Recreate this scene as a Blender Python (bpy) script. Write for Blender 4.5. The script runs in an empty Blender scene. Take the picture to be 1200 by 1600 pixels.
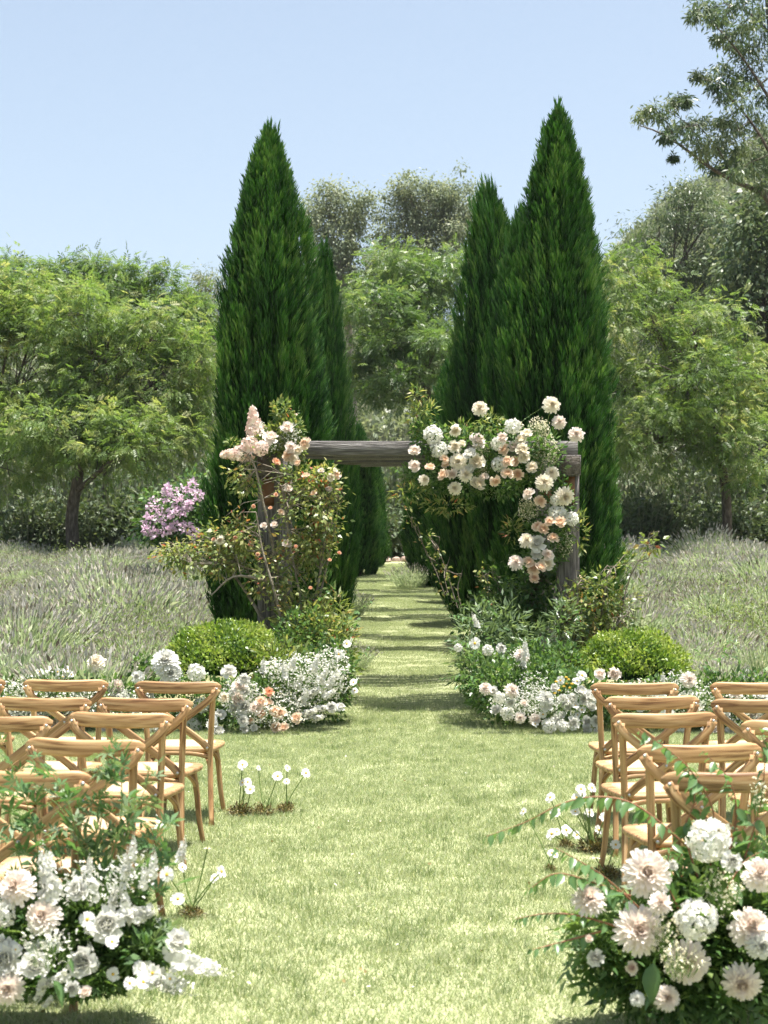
import bpy, math, random
import numpy as np
from mathutils import Vector, Matrix, Quaternion

random.seed(7)
rng = np.random.default_rng(7)
sc = bpy.context.scene
COL = sc.collection

# ------------------------------------------------------------------ camera, sky, sun, exposure
CAM_H, FPX, HORIZON = 1.70, 2300.0, 855.0
PITCH = math.atan((HORIZON - 800.0) / FPX)
cam = bpy.data.cameras.new('camera')
cam.sensor_fit = 'VERTICAL'; cam.sensor_height = 36.0; cam.lens = 36.0 * FPX / 1600.0
cam.clip_start = 0.1; cam.clip_end = 3000
cam.dof.use_dof = True; cam.dof.focus_distance = 13.0; cam.dof.aperture_fstop = 5.0
camo = bpy.data.objects.new('camera', cam); COL.objects.link(camo)
camo.location = (0, 0, CAM_H); camo.rotation_euler = (math.pi / 2 + PITCH, 0, 0)
sc.camera = camo

SUN_TO = Vector((0.36, -0.12, 2.6)).normalized()          # direction towards the sun
w = bpy.data.worlds.new('World'); sc.world = w; w.use_nodes = True
nt = w.node_tree
sky = nt.nodes.new('ShaderNodeTexSky'); sky.sky_type = 'NISHITA'; sky.sun_disc = False
sky.sun_elevation = math.asin(SUN_TO.z); sky.sun_rotation = math.atan2(SUN_TO.x, SUN_TO.y)
sky.altitude = 200; sky.air_density = 1.0; sky.dust_density = 3.5; sky.ozone_density = 1.2
hs = nt.nodes.new('ShaderNodeHueSaturation'); hs.inputs['Hue'].default_value = 0.49; hs.inputs['Saturation'].default_value = 0.76      # the photograph's soft white balance
nt.links.new(sky.outputs[0], hs.inputs['Color']); nt.links.new(hs.outputs[0], nt.nodes['Background'].inputs[0])
nt.nodes['Background'].inputs[1].default_value = 0.083
sun = bpy.data.lights.new('sun', 'SUN'); sun.energy = 5.0; sun.angle = math.radians(0.5); sun.color = (1.0, 0.955, 0.89)
suno = bpy.data.objects.new('sun', sun); COL.objects.link(suno)
suno.rotation_euler = SUN_TO.to_track_quat('Z', 'Y').to_euler()
sc.view_settings.view_transform = 'Standard'; sc.view_settings.look = 'None'
sc.view_settings.gamma = 1.0; sc.view_settings.use_curve_mapping = False
sc.view_settings.exposure = 1.46
sc.render.engine = 'CYCLES'
cy = sc.cycles
cy.use_denoising = True; cy.denoising_prefilter = 'NONE'; cy.max_bounces = 7; cy.diffuse_bounces = 4; cy.transmission_bounces = 5; cy.glossy_bounces = 2
cy.sample_clamp_indirect = 6.0
cy.use_adaptive_sampling = True; cy.adaptive_threshold = 0.02

# ------------------------------------------------------------------ terrain height and photo helpers
def H(x, y):
    """ground height: level seating lawn, rising walk and field, level wood, hill far right"""
    x = np.asarray(x, float); y = np.asarray(y, float)
    t = np.clip(y - 14.5, 0, 31.0)
    z = 0.043 * (t * t / (t + 0.6))
    und = 0.018 * np.sin(2.3 * x + 0.7 * y) + 0.014 * np.sin(4.7 * x - 1.3 * y + 1.0) + 0.010 * np.sin(1.1 * x + 2.9 * y)
    return z + und * np.clip((y - 13) / 3, 0, 1)

def at(px, py, d):
    """world point on the sight line of photo pixel (1200x1600) at distance d along the walk"""
    u = (px - 600.0) / FPX; v = (800.0 - py) / FPX
    dy = math.cos(PITCH) - math.sin(PITCH) * v; dz = math.sin(PITCH) + math.cos(PITCH) * v
    k = d / dy
    return Vector((u * k, d, CAM_H + dz * k))

def pxm(d):           # metres per photo pixel at distance d
    return d / FPX

def on_ground(px, d):
    p = at(px, 900, d); return Vector((p.x, d, float(H(p.x, d))))

# ------------------------------------------------------------------ materials
def new_mat(name):
    m = bpy.data.materials.new(name); m.use_nodes = True
    m.node_tree.nodes.remove(m.node_tree.nodes['Principled BSDF'])
    return m, m.node_tree.nodes, m.node_tree.links, m.node_tree.nodes['Material Output']

def ramp(n, stops):
    r = n.new('ShaderNodeValToRGB'); e = r.color_ramp.elements
    while len(e) < len(stops): e.new(0.5)
    for i, (p, c) in enumerate(stops):
        e[i].position = p; e[i].color = (*c, 1)
    return r

def leaf_mat(name, cols, trans=0.4, rough=0.5, spec=0.35, tint=(1.25, 1.25, 0.7)):
    m, n, l, out = new_mat(name)
    a = n.new('ShaderNodeAttribute'); a.attribute_name = 'rnd'
    k = len(cols)
    r = ramp(n, [(i / (k - 1), c) for i, c in enumerate(cols)])
    l.new(a.outputs['Fac'], r.inputs[0])
    p = n.new('ShaderNodeBsdfPrincipled'); p.inputs['Roughness'].default_value = rough
    p.inputs['Specular IOR Level'].default_value = spec
    l.new(r.outputs[0], p.inputs['Base Color'])
    t = n.new('ShaderNodeBsdfTranslucent')
    mu = n.new('ShaderNodeMix'); mu.data_type = 'RGBA'; mu.blend_type = 'MULTIPLY'; mu.inputs[0].default_value = 1
    l.new(r.outputs[0], mu.inputs[6]); mu.inputs[7].default_value = (*tint, 1)
    l.new(mu.outputs[2], t.inputs[0])
    mx = n.new('ShaderNodeMixShader'); mx.inputs[0].default_value = trans
    l.new(p.outputs[0], mx.inputs[1]); l.new(t.outputs[0], mx.inputs[2])
    l.new(mx.outputs[0], out.inputs[0])
    return m

def noise_mat(name, cols, scale=5, detail=6, rough=0.85, bump=0.3, stretch=(1, 1, 1), coord='Object', spec=0.3, bscale=None, dist=0.0, pos=None):
    m, n, l, out = new_mat(name)
    tc = n.new('ShaderNodeTexCoord'); mp = n.new('ShaderNodeMapping'); mp.inputs['Scale'].default_value = stretch
    l.new(tc.outputs[coord], mp.inputs[0])
    no = n.new('ShaderNodeTexNoise'); no.inputs['Scale'].default_value = scale; no.inputs['Detail'].default_value = detail
    no.inputs['Distortion'].default_value = dist
    l.new(mp.outputs[0], no.inputs[0])
    k = len(cols)
    r = ramp(n, [((pos[i] if pos else 0.3 + 0.4 * i / (k - 1)), c) for i, c in enumerate(cols)])
    l.new(no.outputs[0], r.inputs[0])
    p = n.new('ShaderNodeBsdfPrincipled'); p.inputs['Roughness'].default_value = rough
    p.inputs['Specular IOR Level'].default_value = spec
    l.new(r.outputs[0], p.inputs['Base Color'])
    if bump:
        n2 = n.new('ShaderNodeTexNoise'); n2.inputs['Scale'].default_value = bscale or scale * 3; n2.inputs['Detail'].default_value = 5
        l.new(mp.outputs[0], n2.inputs[0])
        b = n.new('ShaderNodeBump'); b.inputs['Strength'].default_value = bump; b.inputs['Distance'].default_value = 0.02
        l.new(n2.outputs[0], b.inputs['Height']); l.new(b.outputs[0], p.inputs['Normal'])
    l.new(p.outputs[0], out.inputs[0])
    return m

def chair_wood():
    m, n, l, out = new_mat('honey_oak')
    tc = n.new('ShaderNodeTexCoord'); oi = n.new('ShaderNodeObjectInfo')
    a = n.new('ShaderNodeAttribute'); a.attribute_name = 'grain'     # along-the-grain coordinates stored on the mesh
    ad = n.new('ShaderNodeVectorMath'); ad.operation = 'ADD'
    l.new(a.outputs['Vector'], ad.inputs[0])
    sc_ = n.new('ShaderNodeVectorMath'); sc_.operation = 'SCALE'; sc_.inputs['Scale'].default_value = 7.0
    cb = n.new('ShaderNodeCombineXYZ')
    for i in range(3): l.new(oi.outputs['Random'], cb.inputs[i])
    l.new(cb.outputs[0], sc_.inputs[0]); l.new(sc_.outputs[0], ad.inputs[1])
    mp = n.new('ShaderNodeMapping'); mp.inputs['Scale'].default_value = (4, 62, 62)
    l.new(ad.outputs[0], mp.inputs[0])
    no = n.new('ShaderNodeTexNoise'); no.inputs['Scale'].default_value = 1; no.inputs['Detail'].default_value = 7; no.inputs['Distortion'].default_value = 0.6
    l.new(mp.outputs[0], no.inputs[0])
    r = ramp(n, [(0.34, (0.16, 0.078, 0.032)), (0.45, (0.32, 0.185, 0.082)), (0.58, (0.435, 0.272, 0.132)), (0.72, (0.52, 0.36, 0.20))])
    l.new(no.outputs[0], r.inputs[0])
    hs = n.new('ShaderNodeHueSaturation')
    mr = n.new('ShaderNodeMapRange'); mr.inputs[3].default_value = 0.80; mr.inputs[4].default_value = 1.15
    l.new(oi.outputs['Random'], mr.inputs[0]); l.new(mr.outputs[0], hs.inputs['Value']); l.new(r.outputs[0], hs.inputs['Color'])
    p = n.new('ShaderNodeBsdfPrincipled'); p.inputs['Roughness'].default_value = 0.5; p.inputs['Specular IOR Level'].default_value = 0.35
    l.new(hs.outputs[0], p.inputs['Base Color'])
    b = n.new('ShaderNodeBump'); b.inputs['Strength'].default_value = 0.12; b.inputs['Distance'].default_value = 0.003
    l.new(no.outputs[0], b.inputs['Height']); l.new(b.outputs[0], p.inputs['Normal'])
    l.new(p.outputs[0], out.inputs[0])
    return m

def metal_mat():
    m, n, l, out = new_mat('steel_bolt')
    p = n.new('ShaderNodeBsdfPrincipled'); p.inputs['Base Color'].default_value = (0.45, 0.44, 0.42, 1)
    p.inputs['Metallic'].default_value = 0.9; p.inputs['Roughness'].default_value = 0.4
    no = n.new('ShaderNodeTexNoise'); no.inputs['Scale'].default_value = 400
    b = n.new('ShaderNodeBump'); b.inputs['Strength'].default_value = 0.1; l.new(no.outputs[0], b.inputs['Height']); l.new(b.outputs[0], p.inputs['Normal'])
    l.new(p.outputs[0], out.inputs[0]); return m

M = {}
M['oak'] = chair_wood(); M['bolt'] = metal_mat()
M['weave'] = noise_mat('seat_weave', [(0.50, 0.34, 0.20), (0.66, 0.48, 0.31)], 220, 3, 0.8, 0.6, bscale=260)
M['lawn'] = noise_mat('lawn_turf', [(0.22, 0.245, 0.12), (0.29, 0.31, 0.17), (0.345, 0.35, 0.215)], 30, 9, 0.95, 0.6, bscale=60, spec=0.1)
M['soil'] = noise_mat('field_soil', [(0.10, 0.11, 0.05), (0.20, 0.20, 0.10), (0.27, 0.24, 0.15)], 0.8, 8, 0.95, 0.6, bscale=20, spec=0.1)
M['mulch'] = noise_mat('mulch', [(0.10, 0.07, 0.05), (0.22, 0.16, 0.11), (0.30, 0.23, 0.17)], 14, 8, 0.95, 0.8, bscale=50, spec=0.1)
M['timber'] = noise_mat('weathered_timber', [(0.040, 0.036, 0.034), (0.098, 0.090, 0.087), (0.20, 0.187, 0.18)], 2.2, 8, 0.85, 0.7, (2.0, 26, 26), bscale=4, dist=0.4)
M['timber_up'] = noise_mat('weathered_post', [(0.055, 0.049, 0.047), (0.120, 0.111, 0.107), (0.215, 0.20, 0.19)], 2.2, 8, 0.85, 0.7, (26, 26, 2.0), bscale=4, dist=0.4)
M['timber_y'] = noise_mat('weathered_rail', [(0.055, 0.049, 0.045), (0.125, 0.115, 0.109), (0.225, 0.21, 0.20)], 2.2, 8, 0.85, 0.7, (26, 2.0, 26), bscale=4, dist=0.4)
M['timber_front'] = noise_mat('weathered_beam', [(0.060, 0.055, 0.052), (0.135, 0.126, 0.121), (0.25, 0.236, 0.228)], 2.2, 8, 0.85, 0.7, (2.0, 30, 30), bscale=4, dist=0.4)
M['endgrain'] = noise_mat('timber_end', [(0.03, 0.025, 0.02), (0.085, 0.072, 0.062), (0.15, 0.13, 0.11)], 12, 8, 0.9, 0.8)
M['rust'] = noise_mat('stained_timber', [(0.06, 0.028, 0.015), (0.13, 0.06, 0.03), (0.19, 0.11, 0.07)], 5, 6, 0.85, 0.5)
M['bark'] = noise_mat('bark', [(0.035, 0.026, 0.020), (0.085, 0.068, 0.055), (0.15, 0.125, 0.105)], 6, 7, 0.9, 0.8, (3, 3, 0.8))
M['greybark'] = noise_mat('grey_bark', [(0.10, 0.085, 0.07), (0.22, 0.19, 0.165), (0.34, 0.31, 0.28)], 6, 7, 0.9, 0.6, (3, 3, 0.8))
M['gumbark'] = noise_mat('gum_bark', [(0.12, 0.10, 0.085), (0.24, 0.21, 0.185), (0.42, 0.38, 0.33)], 3, 7, 0.8, 0.4, (3, 3, 0.8))
M['rosewood'] = noise_mat('rose_cane', [(0.10, 0.085, 0.06), (0.20, 0.17, 0.13), (0.30, 0.27, 0.22)], 14, 5, 0.8, 0.4)
M['stemgreen'] = noise_mat('green_stem', [(0.10, 0.16, 0.04), (0.18, 0.26, 0.08)], 12, 3, 0.6, 0)
M['stemred'] = noise_mat('red_stem', [(0.18, 0.07, 0.04), (0.30, 0.15, 0.08)], 12, 3, 0.6, 0)
M['stone'] = noise_mat('sandstone', [(0.24, 0.16, 0.12), (0.38, 0.28, 0.22), (0.48, 0.40, 0.34)], 4, 7, 0.9, 0.6)
M['moss'] = leaf_mat('moss', [(0.035, 0.03, 0.010), (0.10, 0.085, 0.025), (0.20, 0.16, 0.055), (0.28, 0.22, 0.10)], 0.2)
M['core'] = noise_mat('inner_foliage_or_core', [(0.008, 0.022, 0.006), (0.020, 0.045, 0.012)], 9, 6, 0.95, 0.8, spec=0.05)  # dark green of the solid cores added to block light
M['grass'] = leaf_mat('grass_blades', [(0.120, 0.182, 0.070), (0.250, 0.318, 0.155), (0.365, 0.408, 0.240), (0.50, 0.505, 0.36)], 0.45, 0.55, 0.3, (1.15, 1.15, 0.75))
M['cypress'] = leaf_mat('cypress_foliage', [(0.008, 0.034, 0.009), (0.022, 0.076, 0.016), (0.052, 0.138, 0.027), (0.115, 0.20, 0.050)], 0.34, 0.55, 0.25, (1.1, 1.25, 0.6))
M['ash'] = leaf_mat('ash_foliage', [(0.056, 0.112, 0.028), (0.120, 0.200, 0.052), (0.190, 0.268, 0.086), (0.33, 0.345, 0.15)], 0.52, 0.45, 0.4)
M['ash2'] = leaf_mat('ash_foliage_green', [(0.045, 0.095, 0.028), (0.090, 0.165, 0.048), (0.140, 0.215, 0.070), (0.22, 0.28, 0.11)], 0.48, 0.42, 0.5)
M['gum'] = leaf_mat('gum_foliage', [(0.065, 0.092, 0.046), (0.130, 0.165, 0.088), (0.200, 0.230, 0.125), (0.28, 0.29, 0.18)], 0.42, 0.45, 0.4, (1.1, 1.1, 0.8))
M['gumdark'] = leaf_mat('gum_foliage_dark', [(0.032, 0.060, 0.030), (0.065, 0.108, 0.052), (0.120, 0.165, 0.078), (0.21, 0.24, 0.13)], 0.4, 0.4, 0.45, (1.1, 1.1, 0.8))
M['gumgold'] = leaf_mat('gum_foliage_olive', [(0.095, 0.130, 0.075), (0.165, 0.210, 0.125), (0.235, 0.275, 0.170), (0.30, 0.325, 0.21)], 0.45, 0.5, 0.3, (1.1, 1.05, 0.8))
M['scrub'] = leaf_mat('scrub_foliage', [(0.030, 0.055, 0.022), (0.070, 0.110, 0.046), (0.125, 0.165, 0.085), (0.19, 0.20, 0.13)], 0.35)
M['lav'] = leaf_mat('lavender_stems', [(0.19, 0.255, 0.13), (0.30, 0.375, 0.21), (0.40, 0.45, 0.285), (0.48, 0.49, 0.36)], 0.45, 0.7, 0.15, (1.1, 1.1, 0.9))
M['lavhead'] = leaf_mat('lavender_heads', [(0.18, 0.15, 0.11), (0.46, 0.43, 0.33), (0.46, 0.45, 0.41), (0.60, 0.56, 0.48)], 0.35, 0.8, 0.1, (1.0, 1.0, 1.0))
M['weed'] = leaf_mat('weed_foliage', [(0.08, 0.13, 0.035), (0.16, 0.22, 0.07), (0.24, 0.28, 0.11)], 0.35)
M['box'] = leaf_mat('box_foliage', [(0.060, 0.120, 0.018), (0.135, 0.225, 0.034), (0.225, 0.315, 0.058), (0.32, 0.38, 0.11)], 0.4, 0.35, 0.5)
M['roseleaf'] = leaf_mat('rose_foliage', [(0.050, 0.095, 0.025), (0.115, 0.175, 0.050), (0.215, 0.265, 0.080), (0.36, 0.36, 0.14), (0.34, 0.085, 0.045)], 0.42, 0.4, 0.5)
M['foliage'] = leaf_mat('florist_foliage', [(0.030, 0.080, 0.022), (0.065, 0.135, 0.038), (0.120, 0.205, 0.060), (0.20, 0.28, 0.10)], 0.4, 0.38, 0.5)
M['paleleaf'] = leaf_mat('pale_foliage', [(0.085, 0.135, 0.070), (0.150, 0.215, 0.110), (0.235, 0.30, 0.155)], 0.4, 0.4, 0.5)
M['bigleaf'] = leaf_mat('large_leaf', [(0.050, 0.125, 0.045), (0.095, 0.185, 0.070), (0.16, 0.26, 0.10)], 0.45, 0.32, 0.55)
def petal_mat(name, cols, tr=0.38): return leaf_mat(name, cols, tr, 0.6, 0.2, (1.0, 0.98, 0.95))
M['cream'] = petal_mat('cream_petals', [(0.74, 0.60, 0.34), (0.79, 0.70, 0.51), (0.82, 0.76, 0.63), (0.83, 0.79, 0.70)])
M['blush'] = petal_mat('blush_petals', [(0.78, 0.60, 0.44), (0.81, 0.68, 0.56), (0.82, 0.73, 0.66), (0.82, 0.76, 0.71)])
M['white'] = petal_mat('white_petals', [(0.60, 0.60, 0.42), (0.68, 0.68, 0.59), (0.71, 0.71, 0.67), (0.73, 0.73, 0.70)])
M['peach'] = petal_mat('peach_petals', [(0.76, 0.36, 0.17), (0.79, 0.52, 0.33), (0.81, 0.64, 0.49), (0.82, 0.70, 0.58)])
M['coral'] = petal_mat('coral_petals', [(0.70, 0.16, 0.06), (0.76, 0.32, 0.16), (0.79, 0.48, 0.31), (0.80, 0.58, 0.44)])
M['pink'] = petal_mat('pink_petals', [(0.66, 0.40, 0.34), (0.74, 0.54, 0.48), (0.78, 0.66, 0.60), (0.78, 0.72, 0.62)])
M['lilac'] = petal_mat('lilac_petals', [(0.44, 0.26, 0.40), (0.57, 0.39, 0.53), (0.67, 0.52, 0.63), (0.73, 0.62, 0.69)])
M['gyp'] = petal_mat('filler_petals', [(0.62, 0.58, 0.36), (0.74, 0.70, 0.52), (0.80, 0.78, 0.66)])
M['yellow'] = noise_mat('yellow_disc', [(0.55, 0.33, 0.03), (0.72, 0.48, 0.06)], 200, 3, 0.8, 0.5)
M['billy'] = noise_mat('golden_button', [(0.36, 0.22, 0.02), (0.58, 0.40, 0.05)], 120, 3, 0.8, 0.6)

# ------------------------------------------------------------------ mesh helpers (numpy)
def nrm(a): return a / (np.linalg.norm(a, axis=-1, keepdims=True) + 1e-9)

class MB:
    """collects vertices, polygons and per-vertex 'rnd' values; builds one mesh"""
    def __init__(s): s.v = []; s.f = []; s.r = []; s.g = []; s.n = 0
    def add(s, v, f, r=0.5, g=None):
        v = np.asarray(v, float).reshape(-1, 3)
        s.v.append(v)
        for q in (f if isinstance(f, list) else [f]):
            s.f.append(np.asarray(q, int) + s.n)
        s.r.append(np.broadcast_to(np.asarray(r, float), (len(v),)))
        s.g.append(v if g is None else np.asarray(g, float).reshape(-1, 3))
        s.n += len(v); return s
    def mesh(s, name, smooth=False, grain=False):
        v = np.concatenate(s.v); me = bpy.data.meshes.new(name)
        me.vertices.add(len(v)); me.vertices.foreach_set('co', v.astype(np.float32).ravel())
        loops = np.concatenate([q.ravel() for q in s.f]); tot = np.concatenate([np.full(len(q), q.shape[1]) for q in s.f])
        me.loops.add(len(loops)); me.loops.foreach_set('vertex_index', loops.astype(np.int32))
        me.polygons.add(len(tot)); st = np.concatenate([[0], np.cumsum(tot)[:-1]])
        me.polygons.foreach_set('loop_start', st.astype(np.int32)); me.polygons.foreach_set('loop_total', tot.astype(np.int32))
        if smooth: me.polygons.foreach_set('use_smooth', np.ones(len(tot), bool))
        a = me.attributes.new('rnd', 'FLOAT', 'POINT'); a.data.foreach_set('value', np.concatenate(s.r).astype(np.float32))
        if grain:
            a = me.attributes.new('grain', 'FLOAT_VECTOR', 'POINT'); a.data.foreach_set('vector', np.concatenate(s.g).astype(np.float32).ravel())
        me.update(calc_edges=True); me.validate()
        return me

def frames(D, up=None, jit=0.5):
    """leaf frames: x along D, normal near 'up' with jitter"""
    D = nrm(np.asarray(D, float)); n = len(D)
    U = np.tile([0, 0, 1.0], (n, 1)) if up is None else np.asarray(up, float)
    U = U + rng.normal(0, jit, (n, 3))
    Y = nrm(np.cross(U, D)); Z = np.cross(D, Y)
    return np.stack([D, Y, Z], 1)

def scatter(mb, tmpl, P, F, S, R):
    """instances of template (verts, faces[, rnd offsets]) at P with frames F, scales S, rnd values R, joined into mb"""
    tv, tf = np.asarray(tmpl[0], float), tmpl[1]
    n, k = len(P), len(tv)
    if n == 0: return
    S = np.broadcast_to(np.asarray(S, float), (n,))
    V = np.einsum('kj,njc->nkc', tv, F) * S[:, None, None] + np.asarray(P)[:, None, :]
    off = (np.arange(n) * k)[:, None, None]
    fs = [(np.asarray(q)[None] + off).reshape(-1, np.asarray(q).shape[1]) for q in tf]
    r = np.broadcast_to(np.asarray(R, float), (n,))[:, None] + (np.asarray(tmpl[2])[None] if len(tmpl) > 2 else 0)
    mb.add(V, fs, np.clip(np.broadcast_to(r, (n, k)), 0, 1).ravel())

LEAF = (np.array([[0, 0, 0], [.4, .26, .05], [1, 0, -.06], [.4, -.26, .05]]), [np.array([[0, 1, 2, 3]])])
SLIM = (np.array([[0, 0, 0], [.45, .12, .02], [1, 0, -.10], [.45, -.12, .02]]), [np.array([[0, 1, 2, 3]])])
ROUND = (np.array([[0, 0, 0], [.3, .33, .06], [.75, .30, .06], [1, 0, 0], [.75, -.30, .06], [.3, -.33, .06]]), [np.array([[0, 1, 2, 3], [0, 3, 4, 5]])])
BLADE = (np.array([[0, .05, 0], [0, -.05, 0], [1, 0, 0]]), [np.array([[0, 1, 2]])])

def pinnate(n=5, lw=0.15, ll=0.42):
    V = []; Fq = []
    def leaf(x, z, ang, dz):
        b = len(V); c, s = math.cos(ang), math.sin(ang)
        for (a, o, h) in ((0, 0, 0), (.5, lw, .03), (1, 0, -.12), (.5, -lw, .03)):
            V.append((x + (a * c - o * s) * ll, (a * s + o * c) * ll, z + (h + dz * a) * ll))
        Fq.append((b, b + 1, b + 2, b + 3))
    for i in range(n):
        t = 0.2 + 0.75 * i / n; z = -0.35 * t * t
        leaf(t, z, 1.0, -.15); leaf(t, z, -1.0, -.15)
    leaf(0.9, -0.3, 0, -.35)
    return (np.array(V), [np.array(Fq)])
PINN = pinnate(4, .15, .42)
PINN3 = pinnate(3, .2, .5)

def palmate():
    V = [(0, 0, 0)]; Fq = []
    for a, L in ((0, 1), (.75, .85), (-.75, .85), (1.5, .55), (-1.5, .55)):
        b = len(V); c, s = math.cos(a), math.sin(a)
        for (x, y, z) in ((.5, .13, .04), (1, 0, -.10), (.5, -.13, .04)):
            V.append(((x * c - y * s) * L, (x * s + y * c) * L, z * L))
        Fq.append((0, b, b + 1, b + 2))
    return (np.array(V), [np.array(Fq)])
PALM = palmate()

def sweep(mb, pts, w, h=None, seg=8, up=(0, 0, 1), rect=False, rnd=0.5, caps=True, bev=0.72):
    """tube (or bevelled bar) along a polyline; w, h = half sizes, numbers or one per point"""
    P = np.asarray(pts, float); n = len(P); h = w if h is None else h
    W = np.broadcast_to(np.asarray(w, float), (n,)); Hh = np.broadcast_to(np.asarray(h, float), (n,))
    T = np.gradient(P, axis=0); T = nrm(T)
    U = np.tile(np.asarray(up, float), (n, 1))
    par = np.abs((U * T).sum(1)) > 0.95
    if par.any(): U[:] = (0, 1, 0) if abs(T[:, 1]).max() < 0.9 else (1, 0, 0)
    S = nrm(np.cross(T, U)); U = np.cross(S, T)
    if rect:
        b = bev
        c = np.array([(1, b), (b, 1), (-b, 1), (-1, b), (-1, -b), (-b, -1), (b, -1), (1, -b)]); seg = 8
    else:
        a = np.arange(seg) * 2 * math.pi / seg; c = np.stack([np.cos(a), np.sin(a)], 1)
    V = P[:, None] + S[:, None] * (c[None, :, :1] * W[:, None, None]) + U[:, None] * (c[None, :, 1:] * Hh[:, None, None])
    i = np.arange(n - 1)[:, None]; j = np.arange(seg)[None]
    q = np.stack([i * seg + j, i * seg + (j + 1) % seg, (i + 1) * seg + (j + 1) % seg, (i + 1) * seg + j], -1).reshape(-1, 4)
    fs = [q]
    if caps: fs += [np.arange(seg)[None, ::-1], (np.arange(seg) + (n - 1) * seg)[None]]
    L = np.concatenate([[0], np.cumsum(np.linalg.norm(np.diff(P, axis=0), axis=1))])
    g = np.zeros((n, seg, 3)); g[..., 0] = L[:, None]; g[..., 1] = c[None, :, 0] * W[:, None]; g[..., 2] = c[None, :, 1] * Hh[:, None]
    mb.add(V, fs, rnd, g)

def curve(pts, n=12):
    """smooth Catmull-Rom through points"""
    P = np.asarray(pts, float); P = np.vstack([2 * P[0] - P[1], P, 2 * P[-1] - P[-2]])
    out = []; m = len(P) - 3
    for t in np.linspace(0, m - 1e-6, n):
        i = int(t); u = t - i; a, b, c, d = P[i:i + 4]
        out.append(0.5 * (2 * b + (c - a) * u + (2 * a - 5 * b + 4 * c - d) * u * u + (3 * b - a - 3 * c + d) * u ** 3))
    return np.array(out)

def box(mb, c, s, bev=0.0, rnd=0.5, warp=0.0):
    x, y, z = [k / 2 for k in s]; b = bev
    V = []; 
    for sz in (-1, 1):
        V += [(-x + b, -y, sz * (z - b)), (x - b, -y, sz * (z - b)), (x, -y + b, sz * (z - b)), (x, y - b, sz * (z - b)),
              (x - b, y, sz * (z - b)), (-x + b, y, sz * (z - b)), (-x, y - b, sz * (z - b)), (-x, -y + b, sz * (z - b))]
    for sz in (-1, 1):
        V += [(-x + b, -y + b, sz * z), (x - b, -y + b, sz * z), (x - b, y - b, sz * z), (-x + b, y - b, sz * z)]
    V = np.array(V) + np.array(c)
    q = [(j, (j + 1) % 8, 8 + (j + 1) % 8, 8 + j) for j in range(8)]
    q += [(20, 21, 22, 23), (19, 18, 17, 16)]
    for (o, t, fl) in ((8, 20, 0), (0, 16, 1)):
        e = [(o + 0, o + 1, t + 1, t + 0), (o + 2, o + 3, t + 2, t + 1), (o + 4, o + 5, t + 3, t + 2), (o + 6, o + 7, t + 0, t + 3)]
        q += [tuple(reversed(k)) if fl else k for k in e]
    tr = []
    for (o, t, fl) in ((8, 20, 0), (0, 16, 1)):
        e = [(o + 1, o + 2, t + 1), (o + 3, o + 4, t + 2), (o + 5, o + 6, t + 3), (o + 7, o + 0, t + 0)]
        tr += [tuple(reversed(k)) if fl else k for k in e]
    mb.add(V, [np.array(q), np.array(tr)], rnd)

# ------------------------------------------------------------------ object helpers
def tag(o, label=None, cat=None, group=None, kind=None):
    if label: o['label'] = label
    if cat: o['category'] = cat
    if group: o['group'] = group
    if kind: o['kind'] = kind
    return o
def empty(name, loc, label=None, cat=None, group=None, rz=0.0):
    o = bpy.data.objects.new(name, None); COL.objects.link(o); o.location = loc; o.rotation_euler = (0, 0, rz)
    o.empty_display_size = 0.1
    return tag(o, label, cat, group)
def obj(name, me, mat=None, parent=None, loc=(0, 0, 0), rot=None, scale=None):
    if isinstance(me, MB): me = me.mesh(name)
    if mat is not None and len(me.materials) == 0: me.materials.append(M[mat] if isinstance(mat, str) else mat)
    o = bpy.data.objects.new(name, me); COL.objects.link(o); o.location = loc
    if parent is not None: o.parent = parent
    if rot is not None: o.rotation_mode = 'QUATERNION'; o.rotation_quaternion = rot
    if scale is not None: o.scale = (scale,) * 3 if np.isscalar(scale) else scale
    return o

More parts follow.
